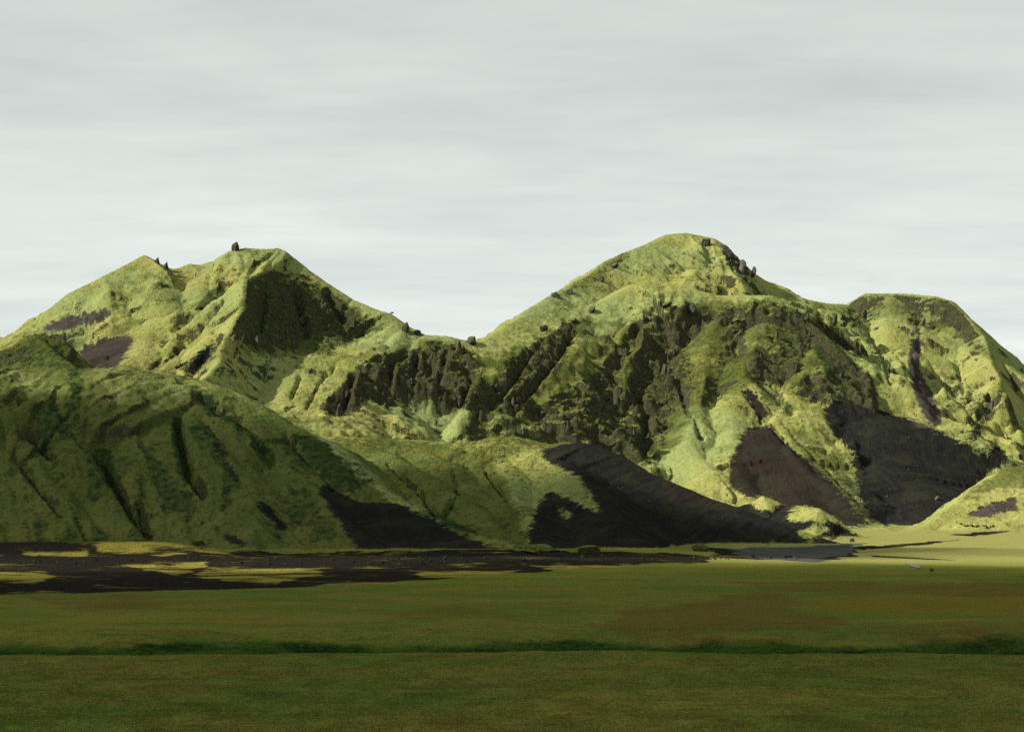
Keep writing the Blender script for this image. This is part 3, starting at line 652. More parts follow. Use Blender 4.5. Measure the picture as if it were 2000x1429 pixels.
def terrain_material():
    m, n, l = mat('hillside'); g = G(m)
    geo = g.new('ShaderNodeNewGeometry'); pos = geo.outputs['Position']
    a1 = g.new('ShaderNodeAttribute', attribute_name='cover'); s1 = g.new('ShaderNodeSeparateColor'); l.new(a1.outputs['Color'], s1.inputs[0])
    a2 = g.new('ShaderNodeAttribute', attribute_name='cover2'); s2 = g.new('ShaderNodeSeparateColor'); l.new(a2.outputs['Color'], s2.inputs[0])
    uvn = g.new('ShaderNodeAttribute', attribute_name='fall'); fall = uvn.outputs['Vector']
    a3 = g.new('ShaderNodeAttribute', attribute_name='cover3'); s3 = g.new('ShaderNodeSeparateColor'); l.new(a3.outputs['Color'], s3.inputs[0])
    rock, scree, lush = s1.outputs[0], s1.outputs[1], s1.outputs[2]
    brown, gravel, plain = s2.outputs[0], s2.outputs[1], s2.outputs[2]
    nz_big = g.noise(pos, .006, 3)
    nz_mid = g.noise(pos, .035, 5, .6)
    nz_fin = g.noise(pos, .16, 5, .62)
    nz_clump = g.noise(pos, .42, 4, .65)
    st = g.noise(g.scale(fall, (.16, .02, 1)), 1.0, 4, .6)       # streaks down the slope
    st_f = g.noise(g.scale(fall, (.5, .05, 1)), 1.0, 3, .6)
    # moss
    rough = s3.outputs[2]
    moss = g.mix(g.ramp(nz_mid, .35, .65), (.230, .252, .068), (.290, .282, .096))
    moss = g.mix(g.ramp(nz_big, .42, .62), moss, (.215, .258, .094))
    moss = g.mix(g.math('MULTIPLY', g.ramp(st, .48, .70), .55), moss, (.305, .290, .116))
    # rough, tussocky ground is darker and browner
    moss = g.mix(g.math('MULTIPLY', rough, g.ramp(nz_mid, .38, .6, .25, .8)), moss, (.130, .140, .032))
    rf = g.math('ADD', g.math('MULTIPLY', rough, .13), -.02)
    moss = g.mix(g.math('MULTIPLY', g.ramp(g.math('ADD', nz_fin, rf), .57, .72), g.math('ADD', .42, g.math('MULTIPLY', rough, .35))), moss, (.058, .076, .018))
    moss = g.mix(g.math('MULTIPLY', g.ramp(g.math('ADD', nz_clump, rf), .64, .70), .75), moss, (.032, .038, .014))
    moss = g.mix(g.math('MULTIPLY', g.ramp(st_f, .60, .68), g.math('ADD', .3, g.math('MULTIPLY', rough, .4))), moss, (.055, .060, .024))
    # small dark steps and tussocks in the turf
    dsh = g.vor(g.scale(fall, (.085, .21, 1)), 1.0)
    dsh2 = g.vor(g.scale(pos, (.16, .16, .34)), 1.0)
    dens = g.ramp(g.noise(pos, .018, 3, .6), .40, .62)
    moss = g.mix(g.math('MULTIPLY', g.ramp(g.math('ADD', dsh, g.math('MULTIPLY', g.math('SUBTRACT', nz_clump, .5), .35)), .26, .14), g.math('MULTIPLY', dens, .8)), moss, (.060, .072, .018))
    moss = g.mix(g.math('MULTIPLY', g.ramp(g.math('ADD', dsh2, g.math('MULTIPLY', g.math('SUBTRACT', nz_clump, .5), .35)), .28, .15), .62), moss, (.075, .088, .022))
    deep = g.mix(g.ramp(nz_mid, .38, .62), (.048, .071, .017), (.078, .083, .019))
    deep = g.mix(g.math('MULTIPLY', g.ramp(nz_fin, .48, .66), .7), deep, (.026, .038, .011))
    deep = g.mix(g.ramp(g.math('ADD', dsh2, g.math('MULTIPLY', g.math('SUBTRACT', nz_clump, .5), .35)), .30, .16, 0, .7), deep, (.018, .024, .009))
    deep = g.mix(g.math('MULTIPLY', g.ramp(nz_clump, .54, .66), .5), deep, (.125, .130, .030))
    moss = g.mix(g.ramp(a1.outputs['Alpha'], .1, .9, .85, 0.0), moss, deep)  # painted slope shade and darker turf both enter as the deep colour
    lushc = g.mix(g.ramp(nz_fin, .4, .65), (.034, .057, .016), (.018, .032, .013))
    moss = g.mix(g.ramp(g.math('ADD', lush, g.math('MULTIPLY', g.math('SUBTRACT', nz_fin, .5), .9)), .25, .7), moss, lushc)  # mask holds lush turf plus the painted shade of flank and knoll
    # rock
    rk = g.mix(g.ramp(nz_fin, .35, .68), (.026, .0245, .018), (.082, .075, .056))
    rk = g.mix(g.ramp(g.noise(pos, 1.1, 3, .6), .5, .75), rk, (.105, .098, .082))
    rk = g.mix(g.math('MULTIPLY', g.ramp(nz_clump, .45, .58), .72), rk, (.085, .098, .024))
    # scree
    sc = g.mix(g.ramp(g.noise(pos, .7, 4, .7), .35, .7), (.0085, .0092, .0092), (.0175, .0178, .0168))
    scb = g.mix(g.ramp(st, .42, .62), (.029, .0215, .0175), (.0155, .0135, .012))
    scb = g.mix(g.math('MULTIPLY', g.ramp(st, .60, .72), .55), scb, (.075, .036, .021))
    sc = g.mix(g.math('MINIMUM', brown, 1.0), sc, scb)
    sc = g.mix(g.ramp(brown, 1.0, 2.0), sc, g.mix(g.ramp(nz_fin, .35, .65), (.050, .042, .038), (.078, .066, .058)))
    sc = g.mix(g.math('MULTIPLY', g.ramp(nz_mid, .45, .65), .6), sc, (.024, .0275, .0145))
    sc = g.mix(g.math('MULTIPLY', g.ramp(st, .46, .66), .45), sc, (.0285, .025, .0205))
    sc = g.mix(g.math('MULTIPLY', g.ramp(st_f, .46, .36), .6), sc, (.0075, .0078, .0078))
    sc = g.mix(g.math('MULTIPLY', g.ramp(st_f, .56, .72), .35), sc, (.030, .034, .017))
    sc = g.mix(g.ramp(g.vor(pos, .55), .20, .10), sc, (.045, .043, .038))
    pl, p_mid, p_fin = plain_colour(g, pos, lush, s3.outputs[0], s3.outputs[1])
    # bright meadow in the valley
    pos_sep = g.new('ShaderNodeSeparateXYZ'); l.new(pos, pos_sep.inputs[0])
    mead = g.math('MULTIPLY', g.ramp(pos_sep.outputs['Y'], 735, 830), g.ramp(pos_sep.outputs['X'], 60, 200))
    meadow = g.mix(g.ramp(p_mid, .4, .65), (.178, .183, .056), (.205, .196, .066))
    meadow = g.mix(g.math('MULTIPLY', g.ramp(p_fin, .5, .7), .4), meadow, (.095, .10, .024))
    pl = g.mix(mead, pl, meadow)
    # lava gravel with moss islands
    gv = g.mix(g.ramp(p_fin, .4, .7), (.0105, .0094, .0078), (.025, .0220, .0175))
    isl = g.noise(g.scale(pos, (.016, .030, .02)), 1.0, 5, .6, .8)
    isl = g.math('ADD', g.math('ADD', isl, g.math('MULTIPLY', a2.outputs['Alpha'], .20)), g.math('ADD', g.math('MULTIPLY', g.math('SUBTRACT', p_fin, .5), .35), g.math('MULTIPLY', g.math('SUBTRACT', p_mid, .5), .55)))
    isf = g.noise(g.scale(pos, (.10, .32, .2)), 1.0, 5, .7)
    isl = g.math('ADD', isl, g.math('MULTIPLY', g.math('SUBTRACT', isf, .5), .55))
    gv = g.mix(g.ramp(isl, .58, .78), gv, g.mix(g.ramp(p_fin, .4, .62), (.26, .225, .042), (.095, .088, .020)))
    pl = g.mix(g.ramp(g.math('ADD', gravel, g.math('MULTIPLY', g.math('SUBTRACT', g.mix(.5, p_mid, p_fin), .5), 1.6)), .3, .75), pl, gv)
    wsh = g.math('ADD', a3.outputs['Alpha'], g.math('MULTIPLY', g.math('SUBTRACT', p_mid, .5), 1.0))
    wcol = g.mix(g.ramp(p_mid, .35, .65), (.040, .043, .042), (.078, .078, .068))
    pl = g.mix(g.ramp(wsh, .35, .75), pl, wcol)
    # put together
    rmask = g.ramp(g.math('ADD', rock, g.math('ADD', g.math('MULTIPLY', g.math('SUBTRACT', nz_clump, .5), .7), g.math('MULTIPLY', g.math('SUBTRACT', nz_mid, .5), 1.5))), .34, .50)
    smask = g.ramp(g.math('ADD', scree, g.math('MULTIPLY', g.math('SUBTRACT', g.mix(.35, g.mix(.5, nz_fin, nz_clump), st_f), .5), 3.2)), .28, .72)
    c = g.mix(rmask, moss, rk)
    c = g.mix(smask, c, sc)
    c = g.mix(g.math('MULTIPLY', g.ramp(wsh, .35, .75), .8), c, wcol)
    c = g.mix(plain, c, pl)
    bs = g.new('ShaderNodeBsdfDiffuse', inp={'Roughness': .4})
    l.new(c, bs.inputs['Color'])
    hgt = g.math('ADD', g.math('MULTIPLY', nz_fin, 1.5), g.math('MULTIPLY', nz_clump, .5))
    hgt = g.math('MULTIPLY', hgt, g.math('ADD', .35, g.math('MULTIPLY', rough, .8)))
    hgt = g.math('ADD', hgt, g.math('MULTIPLY', g.math('MULTIPLY', g.noise(pos, .8, 3, .7), .9), g.math('ADD', rmask, .35)))
    amt = g.math('SUBTRACT', 1.0, g.math('MULTIPLY', smask, .6))
    amt = g.math('MULTIPLY', amt, g.math('SUBTRACT', 1.0, g.math('MULTIPLY', plain, .65)))
    bmp = g.new('ShaderNodeBump', inp={'Distance': 2.6}); l.new(amt, bmp.inputs['Strength']); l.new(hgt, bmp.inputs['Height'])
    l.new(bmp.outputs[0], bs.inputs['Normal'])
    out = g.new('ShaderNodeOutputMaterial'); l.new(bs.outputs[0], out.inputs[0])
    return m
MT = terrain_material()

# ----------------------------------------------------------------------------------------------
# terrain meshes: one object per mountain, hill and plain
# ----------------------------------------------------------------------------------------------
idx = np.arange(NR * NC, dtype=np.int64).reshape(NR, NC)
quad = np.stack([idx[:-1, :-1], idx[:-1, 1:], idx[1:, 1:], idx[1:, :-1]], -1).reshape(-1, 4)
fid = ID[:-1, :-1].reshape(-1)
allv = np.stack([GX, GY, Z], -1).reshape(-1, 3).astype(f32)
plainm = (1 - sstep(-3, 3, (best - GZ)) if False else np.where(hill, 0, 1).astype(f32))
# soften the change from hillside to plain
for _ in range(2):
    plainm = (plainm + np.roll(plainm, 1, 0) + np.roll(plainm, -1, 0)) / 3
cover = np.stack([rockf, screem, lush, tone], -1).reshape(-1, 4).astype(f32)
cover2 = np.stack([brown, gravel, plainm, isle], -1).reshape(-1, 4).astype(f32)
cover3 = np.stack([dry, ochre, rough, wash], -1).reshape(-1, 4).astype(f32)
fallv = np.stack([np.where(SWAP, D, AL), np.where(SWAP, AL, D), np.zeros_like(Z)], -1).reshape(-1, 3).astype(f32)

def terrain_object(name, faces):
    used, inv = np.unique(faces.reshape(-1), return_inverse=True)
    me = bpy.data.meshes.new(name)
    nf = len(faces)
    me.vertices.add(len(used)); me.loops.add(nf * 4); me.polygons.add(nf)
    me.vertices.foreach_set('co', allv[used].reshape(-1))
    me.loops.foreach_set('vertex_index', inv.astype(np.int32).reshape(-1))
    me.polygons.foreach_set('loop_start', np.arange(0, nf * 4, 4, dtype=np.int32))
    me.polygons.foreach_set('use_smooth', np.ones(nf, bool))
    me.update(calc_edges=True)
    for nm, arr in (('cover', cover), ('cover2', cover2), ('cover3', cover3)):
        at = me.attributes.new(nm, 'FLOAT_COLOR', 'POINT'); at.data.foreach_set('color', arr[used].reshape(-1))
    at = me.attributes.new('fall', 'FLOAT_VECTOR', 'POINT'); at.data.foreach_set('vector', fallv[used].reshape(-1))
    me.materials.append(MT)
    o = bpy.data.objects.new(name, me); COL.objects.link(o)
    o['kind'] = 'structure'
    return o
TER = {}
for mi in range(-1, len(ALL)):
    fsel = quad[fid == mi]
    if len(fsel):
        TER[mi] = terrain_object('plain' if mi < 0 else NAMES[mi], fsel)

# the rest of the plain out to the horizon, a little lower than the modelled land
me = bpy.data.meshes.new('ground')
R_ = 30000
me.from_pydata([(-R_, -R_, -14), (R_, -R_, -14), (R_, R_, -14), (-R_, R_, -14)], [], [(0, 1, 2, 3)])
at = me.attributes.new('cover2', 'FLOAT_COLOR', 'POINT'); at.data.foreach_set('color', [0, 0, 1, 0] * 4)
at = me.attributes.new('cover', 'FLOAT_COLOR', 'POINT'); at.data.foreach_set('color', [0, 0, 0, 1] * 4)
at = me.attributes.new('cover3', 'FLOAT_COLOR', 'POINT'); at.data.foreach_set('color', [0, 0, 0, 0] * 4)
me.materials.append(MT)
o = bpy.data.objects.new('ground', me); COL.objects.link(o); o['kind'] = 'structure'


# ----------------------------------------------------------------------------------------------
# rocks, boulders and crags
# ----------------------------------------------------------------------------------------------
import bmesh
def rock_material(name, base, light, moss):
    m, n, l = mat(name); g = G(m)
    geo = g.new('ShaderNodeNewGeometry'); pos = geo.outputs['Position']
    oi = g.new('ShaderNodeObjectInfo')
    nf = g.noise(pos, .35, 5, .65); nc = g.noise(pos, 1.6, 4, .65)
    c = g.mix(g.ramp(nf, .38, .66), base, light)
    c = g.mix(g.math('MULTIPLY', g.ramp(nc, .5, .7), .6), c, tuple(v * 1.35 for v in light))
    sp = g.new('ShaderNodeSeparateXYZ'); l.new(geo.outputs['Normal'], sp.inputs[0])
    up = g.math('ADD', sp.outputs['Z'], g.math('MULTIPLY', g.math('SUBTRACT', nf, .5), 1.6))
    c = g.mix(g.math('MULTIPLY', g.ramp(up, .45, .75), moss), c, (.110, .125, .030))
    b = g.new('ShaderNodeBsdfPrincipled', inp={'Roughness': .95, 'Specular IOR Level': .05}); l.new(c, b.inputs['Base Color'])
    bp = g.new('ShaderNodeBump', inp={'Strength': .9, 'Distance': 1.2}); l.new(g.math('ADD', nf, g.math('MULTIPLY', nc, .5)), bp.inputs['Height']); l.new(bp.outputs[0], b.inputs['Normal'])
    o = g.new('ShaderNodeOutputMaterial'); l.new(b.outputs[0], o.inputs[0])
    return m
M_CRAG = rock_material('crag_rock', (.030, .028, .021), (.088, .080, .060), .85)
M_ROCK = rock_material('bare_rock', (.028, .027, .023), (.075, .070, .056), .85)
M_PALE = rock_material('pale_rock', (.060, .057, .050), (.135, .128, .112), .25)
M_LAVA = rock_material('lava_stone', (.010, .010, .010), (.030, .028, .024), .25)
M_MOSS = rock_material('mossy_hummock', (.040, .045, .014), (.085, .092, .024), 1.0)

def rock_mesh(name, seed, m, sub=3, style='boulder'):
    r = np.random.default_rng(seed)
    bm = bmesh.new(); bmesh.ops.create_icosphere(bm, subdivisions=sub, radius=1)
    co = np.array([v.co for v in bm.verts])
    p = co * (1 + .30 * fbm(co[:, 0] * 1.4 + seed, co[:, 1] * 1.4 + co[:, 2] * 1.1, 3, seed))[:, None]
    for k in range(16):                              # broken faces
        nrm = r.normal(size=3); nrm /= np.linalg.norm(nrm)
        off = r.uniform(.42, .85); dd = p @ nrm - off
        p = p - np.where(dd > 0, dd * .92, 0)[:, None] * nrm
    p = p + (fbm(co[:, 0] * 4 + seed, co[:, 1] * 4 + co[:, 2] * 3, 3, seed + 9) * .16)[:, None] * co
    if style == 'stack':                             # narrower towards the top, with a small head
        z = p[:, 2]
        w = np.interp(z, [-1, -.3, .25, .45, .7, 1.1], [1.1, 1.0, .78, .60, .55, .2])
        p[:, 0] *= w; p[:, 1] *= w
    if style == 'tooth':
        w = np.interp(p[:, 2], [-1, -.2, .5, 1.1], [1.2, 1.0, .5, .12]); p[:, 0] *= w; p[:, 1] *= w
        p[:, 0] += np.clip(p[:, 2], 0, 2) * .25
    for v, q in zip(bm.verts, p): v.co = q
    me = bpy.data.meshes.new(name); bm.to_mesh(me); bm.free()
    me.materials.append(m)
    return me
def crag_mesh(name, seed, m, n=8):
    r = np.random.default_rng(seed); bm = bmesh.new()
    for q in range(n):
        vs0 = set(bm.verts)
        bmesh.ops.create_icosphere(bm, subdivisions=2, radius=1)
        vs = [v for v in bm.verts if v not in vs0]
        p = np.array([v.co for v in vs])
        for k in range(11):
            nrm = r.normal(size=3); nrm[2] *= .6; nrm /= np.linalg.norm(nrm)
            dd = p @ nrm - r.uniform(.35, .75); p = p - np.where(dd > 0, dd, 0)[:, None] * nrm
        p = p * np.array([r.uniform(.45, .75), r.uniform(.4, .6), r.uniform(.55, .95)])
        a = r.normal(.25, .2); c_, s_ = math.cos(a), math.sin(a)
        x = p[:, 0] * c_ + p[:, 2] * s_; z = -p[:, 0] * s_ + p[:, 2] * c_
        xo = -.8 + 1.6 * (q + r.uniform(-.3, .3)) / max(n - 1, 1)
        for v, X_, Y_, Z_ in zip(vs, x + xo, p[:, 1] + r.normal(0, .25), z - .2 * abs(xo) + r.uniform(-.12, .12)):
            v.co = (X_, Y_, Z_)
    me = bpy.data.meshes.new(name); bm.to_mesh(me); bm.free(); me.materials.append(m)
    return me
CRAGD = [crag_mesh('crag', 600 + i, M_ROCK) for i in range(4)]; CRAGP = [crag_mesh('crag', 610 + i, M_PALE, 7) for i in range(3)]
CRAGM = [crag_mesh('outcrop', 620 + i, M_CRAG, 6) for i in range(6)]
BOULD = [rock_mesh('boulder', 400 + i, M_ROCK) for i in range(4)]
PALE = [rock_mesh('boulder', 420 + i, M_PALE) for i in range(3)]
CRAG = [rock_mesh('outcrop', 440 + i, M_CRAG, 3) for i in range(6)]
LAVA = [rock_mesh('lava_boulder', 460 + i, M_LAVA, 2) for i in range(4)]
SMALL = [rock_mesh('stone', 480 + i, M_ROCK, 1) for i in range(3)]
STACK = rock_mesh('rock_stack', 503, M_ROCK, 3, 'stack'); TOOTH = rock_mesh('rock_tooth', 505, M_ROCK, 3, 'tooth')
HUMM = [rock_mesh('moss_hummock', 520 + i, M_MOSS, 4) for i in range(2)]

PXc, PYc = to_px(Z)
def at(px, py):
    """first piece of land seen at a photo pixel"""
    c = int(np.clip(np.searchsorted(colpx, px), 0, NC - 1))
    col = PYc[:, c]
    r = np.argmax(col <= py)
    if col[r] > py: r = int(np.argmin(col))
    return int(r), c
def surf(px, py):
    r, c = at(px, py)
    return np.array([GX[r, c], GY[r, c], Z[r, c]]), r, c
def place(me, px, py, w, h, name, label=None, cat=None, group=None, sink=.25, rot=None, parent=None, deep=None):
    """w, h: size in photo pixels"""
    p, r, c = surf(px, py)
    m = p[1] / F
    o = bpy.data.objects.new(name, me); COL.objects.link(o)
    zs = np.array([v.co.z for v in me.vertices]) if 'zr' not in me else None
    if zs is not None: me['zr'] = [float(zs.min()), float(zs.max())]; me['xr'] = float(max(abs(v.co.x) for v in me.vertices))
    z0, z1 = me['zr']
    sx = w * m / 2 / me['xr']; sz = h * m / ((z1 - z0) * (1 - sink))
    o.scale = (sx, deep * m if deep else (sx + sz) / 2, sz)
    o.location = (p[0], p[1], p[2] - z0 * sz - sink * (z1 - z0) * sz)
    o.rotation_euler = (0, 0, 0 if rot is None else rot)
    if parent is not None: o.parent = parent
    if label: o['label'] = label; o['category'] = cat or 'rock'
    if group: o['group'] = group
    return o
ROCKS = [
 (STACK, 458, 489, 17, 17, 'rock_stack', 'dark knobbly rock stack standing alone on the skyline of the left mountain', 'rock'),
 (TOOTH, 306, 514, 11, 12, 'rock_tooth', 'small leaning rock tooth just right of the pointed left summit', 'rock'),
 (TOOTH, 325, 524, 10, 13, 'rock_tooth', 'thin rock tooth at the notch below the pointed left summit', 'rock'),
 (STACK, 791, 648, 17, 19, 'rock_stack', 'pointed dark rock standing on the ridge above the saddle, left side', 'rock'),
 (BOULD[1], 815, 652, 14, 8, 'boulder', 'low pale boulder on the ridge just below the pointed dark rock', 'rock'),
 (BOULD[3], 922, 672, 26, 16, 'rock_stack', 'brown rock knob standing in the saddle between the two mountains', 'rock'),
 (BOULD[0], 757, 614, 20, 7, 'rock_slab', 'flat dark rock slab jutting from the right skyline of the left mountain', 'rock'),
 (BOULD[2], 1380, 478, 22, 10, 'boulder', 'rounded dark boulder set in the grass just right of the highest summit', 'rock'),
 (BOULD[3], 1417, 492, 18, 14, 'boulder', 'dark knob on the skyline right of the highest summit', 'rock'),
 (PALE[0], 1437, 528, 36, 38, 'crag', 'large pale grey crag on the right shoulder of the highest summit', 'crag'),
 (BOULD[0], 1458, 532, 30, 28, 'crag', 'dark half of the crag on the right shoulder of the highest summit', 'crag'),
 (BOULD[2], 1160, 547, 36, 17, 'crag', 'lowest dark outcrop of the three on the upper left skyline of the central mountain', 'crag'),
 (BOULD[0], 1188, 520, 32, 16, 'crag', 'middle dark outcrop of the three on the upper left skyline of the central mountain', 'crag'),
 (BOULD[3], 1214, 503, 26, 12, 'crag', 'topmost dark outcrop of the three on the upper left skyline of the central mountain', 'crag'),
 (PALE[1], 1086, 580, 20, 14, 'boulder', 'pale rock knob far down the left skyline of the central mountain', 'rock'),
 (PALE[2], 1112, 572, 26, 12, 'boulder', 'pale broken rock between the pale knob and the dark outcrops on the skyline', 'rock'),
 (BOULD[1], 1062, 645, 16, 14, 'boulder', 'brown rock spire below the long grassy slope left of the central mountain', 'rock'),
 (BOULD[2], 1105, 628, 40, 18, 'crag', 'grey crag on the grass slope above the saddle', 'crag'),
 (BOULD[0], 1140, 605, 40, 16, 'crag', 'upper grey crag in line with the crag above the saddle', 'crag'),
 (BOULD[1], 1338, 614, 34, 26, 'crag', 'dark overhanging crag at the centre of the front rim of the central mountain', 'crag'),
 (BOULD[3], 1290, 612, 40, 16, 'crag', 'rounded crag on the front rim left of the dark overhang', 'crag'),
 (BOULD[0], 1255, 624, 18, 14, 'crag', 'small black crag at the left end of the front rim', 'crag'),
 (BOULD[2], 1420, 628, 40, 9, 'crag', 'thin dark ledge of rock right of the overhang on the front rim', 'crag'),
 (PALE[2], 1788, 634, 30, 24, 'crag', 'rounded grey crag high on the face of the flat topped right mountain', 'crag'),
 (PALE[0], 1778, 650, 20, 18, 'crag', 'smaller grey crag just beneath the rounded crag on the right mountain', 'crag'),
 (PALE[1], 1702, 650, 26, 20, 'crag', 'pale splintered crag left of the gully on the right mountain', 'crag'),
 (PALE[1], 1829, 976, 10, 8, 'boulder', 'single pale boulder low on the dark scree slope at right', 'boulder'),
 (LAVA[1], 1664, 1058, 11, 7, 'boulder', 'black boulder at the right foot of the moss capped mound', 'boulder'),
 (LAVA[2], 1818, 1115, 9, 6, 'boulder', 'black boulder alone on the bright meadow near the stream', 'boulder'),
 (HUMM[0], 1050, 1080, 78, 18, 'moss_hummock', 'long low mossy hummock at the foot of the middle hill', 'hummock'),
 (HUMM[1], 1150, 1081, 52, 17, 'moss_hummock', 'short mossy hummock right of the long low one', 'hummock'),
 (HUMM[0], 1367, 1076, 36, 15, 'moss_hummock', 'small dark bushy hummock alone on the grey gravel flat', 'hummock'),
 (HUMM[1], 386, 1066, 26, 11, 'moss_hummock', 'dark bushy hummock on the yellow lava ridge at left', 'hummock'),
]
for i, (me, px, py, w, h, name, label, cat) in enumerate(ROCKS):
    if cat == 'crag' or name == 'rock_slab':
        me = CRAGP[i % 3] if me in PALE else CRAGD[i % 4]; w *= 1.15; h *= .42
    if name == 'boulder' and 1050 < px < 1120: w *= .8; h *= .7
    place(me, px, py, w, h, name, label, cat, rot=(i * 1.7 if name == 'boulder' else 0), deep=(w * .4 if cat in ('hummock', 'crag') or w > 2.2 * h else None), sink=(.5 if cat == 'crag' else .62 if name == 'boulder' and py < 700 else .3))
# crags that break through the moss: part of the mountain they belong to
k = 0
rr = np.random.default_rng(11)
tries = 0
while k < 70 and tries < 9000:
    tries += 1
    px, py = rr.uniform(440, 1990), rr.uniform(540, 880)
    r, c = at(px, py)
    if not (2 < r < NR - 2) or ID[r, c] not in (0, 1): continue
    if rockf[r, c] * rr.uniform(.6, 1.4) < .42 or screem[r, c] > .2 or D[r, c] < 14: continue
    w = rr.uniform(7, 20) * (1 if rr.random() < .8 else 1.5); h = w * rr.uniform(.7, 1.5)
    mi = int(ID[r, c])
    o = place(CRAGM[k % 6], px, py, w * 1.4, w * rr.uniform(.4, .7), 'outcrop', sink=.55, rot=rr.uniform(-.6, .6), parent=TER[mi])
    k += 1
# boulders below the hillock on the right, and stones lying on the scree
ORD = 'first second third fourth fifth sixth seventh eighth ninth tenth eleventh last'.split()
for i in range(12):
    px = 1878 + i * 5.5 + rr.uniform(-2, 2); py = 1030 - rr.uniform(0, 5) + (3 if i > 7 else 0)
    place(LAVA[i % 4], px, py, rr.uniform(3, 7.5), rr.uniform(2.5, 5), 'boulder', '%s from the left of the dark boulders at the foot of the right hillock' % ORD[i], 'boulder', 'boulders at the foot of the right hillock', rot=rr.uniform(0, 6))
k = 0
while k < 120:
    px, py = rr.uniform(1430, 1880), rr.uniform(840, 1020)
    r, c = at(px, py)
    if ID[r, c] != 1 or screem[r, c] < .85: continue
    w = 1.3 + 2.6 * rr.random() ** 3
    place(SMALL[k % 3], px, py, w, w * .8, 'stone', 'small grey stone lying on the dark scree of the central mountain', 'stone', 'stones scattered on the scree', rot=rr.uniform(0, 6))
    k += 1
k = 0
while k < 150:                                           # rubble along the far edge of the lava field
    t = rr.uniform(0, 1)
    px = 760 + 800 * t if k % 3 else 20 + 900 * t
    py = (1088 if px > 900 else 1092) + rr.uniform(-3, 12) * (1 if px < 1300 else .4)
    r, c = at(px, py)
    if ID[r, c] >= 0 and GY[r, c] > 900: k += 1; continue
    w = rr.uniform(3, 8)
    place(LAVA[k % 4], px, py, w, w * rr.uniform(.45, .8), 'lava_boulder', 'black lava boulder along the far edge of the lava field', 'boulder', 'lava boulders edging the lava field', rot=rr.uniform(0, 6))
    k += 1

# ----------------------------------------------------------------------------------------------
# stream in the meadow
# ----------------------------------------------------------------------------------------------
wm, wnn, wll = mat('stream_water'); g = G(wm)
geo = g.new('ShaderNodeNewGeometry')
b = g.new('ShaderNodeBsdfPrincipled', inp={'Base Color': (.26, .29, .30, 1), 'Roughness': .18, 'IOR': 1.33})
bp = g.new('ShaderNodeBump', inp={'Strength': .05, 'Distance': .1}); wll.new(g.noise(geo.outputs['Position'], 1.5, 2), bp.inputs['Height']); wll.new(bp.outputs[0], b.inputs['Normal'])
oo = g.new('ShaderNodeOutputMaterial'); wll.new(b.outputs[0], oo.inputs[0])
line = [(1768, 1100, 3), (1776, 1102, 6), (1786, 1106, 7), (1794, 1110, 4)]
vs_, fs_ = [], []
for i, (px, py, w) in enumerate(line):
    p, r, c = surf(px, py); m = p[1] / F
    for sgn in (-1, 1):
        q, r2, c2 = surf(px + sgn * w, py)
        vs_.append((p[0] + sgn * w * m, p[1], p[2] + .35))
    if i: fs_.append((2 * i - 2, 2 * i - 1, 2 * i + 1, 2 * i))
me = bpy.data.meshes.new('stream'); me.from_pydata(vs_, [], fs_); me.materials.append(wm)
o = bpy.data.objects.new('stream', me); COL.objects.link(o); o['kind'] = 'structure'

# ----------------------------------------------------------------------------------------------
# grass blades standing on the near plain
# ----------------------------------------------------------------------------------------------
gm, gn_, gl_ = mat('grass_blades'); g = G(gm)
geo = g.new('ShaderNodeNewGeometry'); oi = g.new('ShaderNodeObjectInfo')
at_ = g.new('ShaderNodeAttribute', attribute_name='tone', attribute_type='INSTANCER'); st_ = g.new('ShaderNodeSeparateColor'); gl_.new(at_.outputs['Color'], st_.inputs[0])
pl, _, _ = plain_colour(g, geo.outputs['Position'], st_.outputs[0], st_.outputs[1], st_.outputs[2])
pl = g.mix(g.math('MULTIPLY', oi.outputs['Random'], .4), pl, g.mix(.55, pl, (.20, .20, .05)))
b = g.new('ShaderNodeBsdfDiffuse'); gl_.new(pl, b.inputs['Color'])
oo = g.new('ShaderNodeOutputMaterial'); gl_.new(b.outputs[0], oo.inputs[0])
NT = 260000
u = rr.random(NT)
yy = (1 / (1 / 215 - u * (1 / 215 - 1 / 470))).astype(f32)
xx = ((rr.random(NT) * 2120 - 60 - CX) / F * yy).astype(f32)
ci = np.clip(np.searchsorted(colpx, xx / yy * F + CX) - 1, 0, NC - 2); ri = np.clip(np.searchsorted(rows, yy) - 1, 0, NR - 2)
fy = (yy - rows[ri]) / (rows[ri + 1] - rows[ri]); fx = np.clip((xx / yy * F + CX - colpx[ci]) / (colpx[ci + 1] - colpx[ci]), 0, 1)
zz = (Z[ri, ci] * (1 - fx) + Z[ri, ci + 1] * fx) * (1 - fy) + (Z[ri + 1, ci] * (1 - fx) + Z[ri + 1, ci + 1] * fx) * fy
keep = fbm(xx / 6, yy / 10, 3, 401) + rr.uniform(-.5, .5, NT) > -.3
xx, yy, zz, ri, ci = xx[keep], yy[keep], zz[keep], ri[keep], ci[keep]
nt = len(xx)
me = bpy.data.meshes.new('grass'); me.vertices.add(nt)
me.vertices.foreach_set('co', np.stack([xx, yy, zz - .04], 1).astype(f32).reshape(-1))
a_ = me.attributes.new('tone', 'FLOAT_COLOR', 'POINT')
a_.data.foreach_set('color', np.stack([lush[ri, ci], dry[ri, ci], ochre[ri, ci], np.ones(nt)], 1).astype(f32).reshape(-1))
sc_ = sstep(480, 380, yy) * (.42 + .4 * rr.random(nt) + .4 * np.clip(fbm(xx / 9, yy / 14, 3, 411), -.5, 1)).astype(f32)
a_ = me.attributes.new('size', 'FLOAT', 'POINT'); a_.data.foreach_set('value', sc_)
a_ = me.attributes.new('turn', 'FLOAT_VECTOR', 'POINT')
